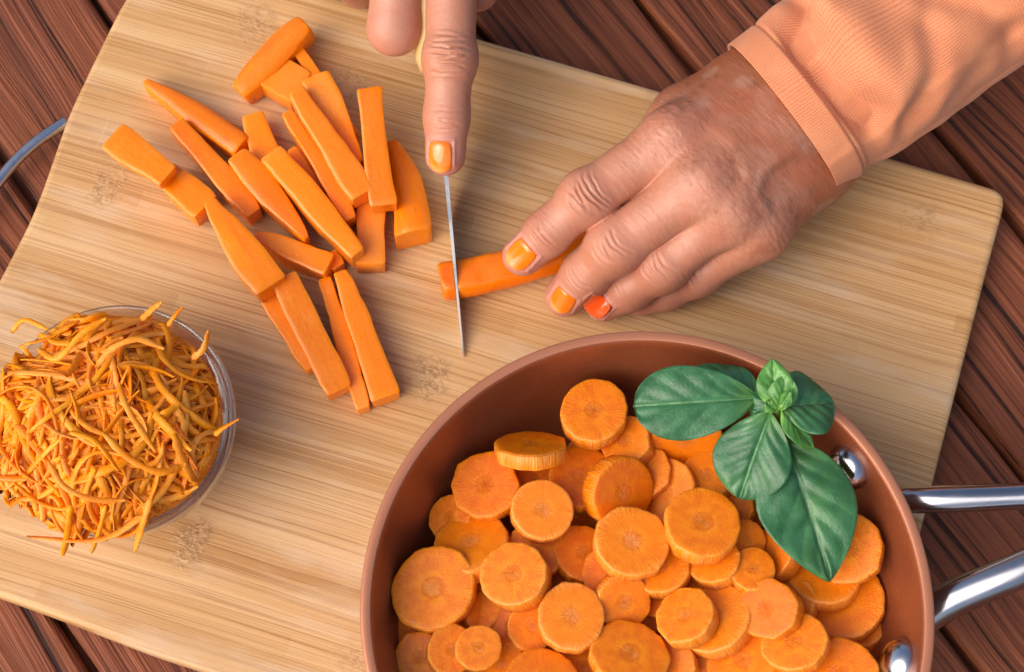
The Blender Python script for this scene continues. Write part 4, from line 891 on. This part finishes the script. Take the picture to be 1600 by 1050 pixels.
# --- the hand on the knife
INFO.clear()
xT, xD, xP, xM = c_(696, 243, 3.55), c_(698, 182, 4.2), c_(703, 92, 5.0), c_(708, -120, 6.2)
sT, sD, sP, sM = c_(640, -10, 1.9), c_(627, 40, 2.7), c_(616, 44, 4.6), c_(626, -130, 6.3)
gD, gP, gM = c_(560, -20, 2.2), c_(548, -40, 3.9), c_(560, -150, 5.9)
lD, lP, lM = c_(500, -70, 2.0), c_(490, -90, 3.2), c_(500, -180, 5.2)
W2 = c_(630, -420, 7.6)
palm2 = [(xM, c_(680, -400, 7.4), .0095, .013), (sM, c_(645, -410, 7.6), .0098, .0135), (gM, c_(610, -420, 7.4), .0092, .0135), (lM, c_(575, -420, 6.8), .0082, .0125),
         (c_(640, -200, 4.6), c_(640, -380, 5.8), .012, .015), (c_(680, -400, 7.4), c_(660, -760, 10), .013, .017), (c_(600, -420, 7.2), c_(600, -760, 10), .0135, .018), (c_(730, -330, 5.6), c_(755, -190, 4.8), .012, .0105)]
fingers2 = [fing([xT, xD, xP, xM], [.66, .705, .80, .88])+[(xP, xP+np.array([0, 0, .0006]), .0082, .0082)], fing([sT, sD, sP, sM], [.7, .78, .84, .92]),
            fing([gD, gP, gM], [.74, .80, .86]), fing([lD, lP, lM], [.62, .68, .78]), fing([c_(755, -190, 4.8), c_(756, -80, 4.3), c_(747, -14, 3.9)], [1.0, .84, .68])]
RH = Hand(palm2, fingers2, .012, .008)
def deco_right(V, Nn, off, col):
    creases(V, Nn, off, xP, xT-xM, [(-.0068, .5, .9), (-.0046, .8, 1), (-.0026, 1.2, 1), (-.0008, 1.2, 1), (.0010, 1.1, .95), (.0030, .9, .9), (.0054, .6, 1), (.0072, .4, .9)], .0058, .00058, .00042, 8, 21)
    creases(V, Nn, off, xD, xT-xP, [(-.0020, .6, 1), (.0, 1, 1), (.0018, .8, .9), (.0036, .5, .9)], .0050, .00030, .0004, 15, 22)
    top = sst(Nn[:, 2], -.1, .4)
    q = V[:, 1]; fl = vnoise(np.stack([V[:, 0]*260, q*1600, V[:, 2]*260], 1), 1, 5); off += (fl-.5)*.00014*top; off += (vnoise(V, 130, 3)-.5)*.0005*top
    base = np.array([.48, .208, .125]); col = np.tile(base, (len(V), 1)); n_ = vnoise(V, 160, 14)[:, None]; col = col*(1-.3*n_)+np.array([.46, .19, .11])*.3*n_
    k = np.exp(-(np.linalg.norm(V-xT, axis=1)/.011)**2)[:, None]; col = col*(1-k*.5)+np.array([.56, .235, .18])*k*.5
    k = np.exp(-(np.linalg.norm(V-sP, axis=1)/.012)**2)[:, None]; col = col*(1-k*.5)+np.array([.55, .26, .19])*k*.5
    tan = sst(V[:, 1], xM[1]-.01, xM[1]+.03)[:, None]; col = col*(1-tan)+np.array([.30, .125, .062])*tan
    for k_ in INFO.values(): nail_bed(V, off, col, k_)
    return off, col
hiR = P(630, -640, 10)
right_hand = with_nails(RH, 'hand', np.array([P(470, -90, 3)[0]-.012, xT[1]-.012, ZB+.003]), np.array([P(790, -100, 5)[0]+.014, hiR[1], ZB+.125]), .00048, deco_right, [('x', c_(687, 245, 3.9), c_(686, 268, 3.5)-c_(688, 222, 3.85), .0077, .0092)])

# --- sleeves
def sleeve(c0, c1, hw, ht, hw1, ht1, L, folds, root, seam=True):
    ax = nrm(c1-c0); sdv = nrm(np.cross(ax, (0, 0, 1))); up = np.cross(sdv, ax); n, m = 240, 210; V = []; UV = []
    ss = np.concatenate([[.006, .003, .0008], np.linspace(0, .030, 84, endpoint=False), np.linspace(.030, L, n-87)])
    for i, s in enumerate(ss):
        inn = i < 3; t = min(1, max(0, s/L)); a = hw+(hw1-hw)*t; b = ht+(ht1-ht)*t
        if inn: a -= .0012 if i < 2 else .0006; b -= .0012 if i < 2 else .0006
        for j in range(m):
            th = 2*math.pi*j/m; ca, sa = math.cos(th), math.sin(th); e = .86
            x = math.copysign(abs(ca)**e, ca)*a; y = math.copysign(abs(sa)**e, sa)*b
            if y < 0: y *= .85
            V.append(c0+ax*s+sdv*x+up*y); UV.append((s, th*(a+b)/2))
    V = np.array(V); UV = np.array(UV); nv = V-(c0+np.outer((V-c0)@ax, ax)); nv /= np.linalg.norm(nv, axis=1)[:, None]; d = np.zeros(len(V)); s = (V-c0)@ax
    body = sst(s, .0100, .0135); ok = np.repeat(np.arange(n) >= 3, m)
    d += .0040*sst(s, .0112, .022)*ok*np.abs(nv@up)-.0008*np.exp(-((s-.0108)/.0006)**2)*ok
    for pts, dep, wd in folds:
        w_ = [P(*p) for p in pts]; X2 = V.copy(); dd = poly_dist(X2[:, :2], [q[:2] for q in w_]); tp = nv@up
        d += dep*np.exp(-(dd/wd)**2)*sst(tp, -.1, .4)*body
    d += (vnoise(V, 45, 12)-.5)*.003*body+(vnoise(V, 110, 13)-.5)*.0012*body
    d = np.maximum(d, -.0046-.0008*vnoise(V, 200, 2))
    V = V+nv*(d*ok)[:, None]
    if seam:
        sl_ = (V-c0)@sdv; k = np.exp(-((sl_-hw*.86-(hw1-hw)*s/L)/.0012)**2)*ok; V = V+up[None]*(k*.0007)[:, None]
    Fc = [f[::-1] for f in grid_faces(n, m, False, True)]
    o = part('sleeve', V, Fc, M['knit'], root, True, UV)
    bm = bmesh.new(); bm.from_mesh(o.data); bmesh.ops.recalc_face_normals(bm, faces=bm.faces); bm.to_mesh(o.data); bm.free()
    return o
folds = [([(1262, -10, 6.4), (1248, 40, 6.4), (1243, 90, 6.4), (1256, 122, 6.3)], -.0105, .0048), ([(1268, 60, 6.4), (1292, 120, 6.4), (1330, 160, 6.3), (1366, 178, 6.2)], -.0110, .0050),
         ([(1262, 105, 6.4), (1268, 60, 6.4), (1300, -10, 6.6)], .0070, .0060), ([(1330, 60, 6.6), (1390, 130, 6.4), (1440, 110, 6.5)], .0045, .0085), ([(1440, 60, 6.6), (1445, 120, 6.3), (1425, 180, 6.0)], -.0040, .0045),
         ([(1450, 10, 6.8), (1520, 30, 6.7), (1580, 60, 6.5)], -.0045, .0050), ([(1480, 160, 5.4), (1540, 100, 5.8), (1610, 60, 6.0)], -.0016, .0035)]
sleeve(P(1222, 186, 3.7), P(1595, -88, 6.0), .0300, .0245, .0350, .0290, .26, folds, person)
sleeve(P(625, -470, 8.0), P(612, -760, 10.2), .0272, .0215, .0350, .0290, .26, [], person, False)
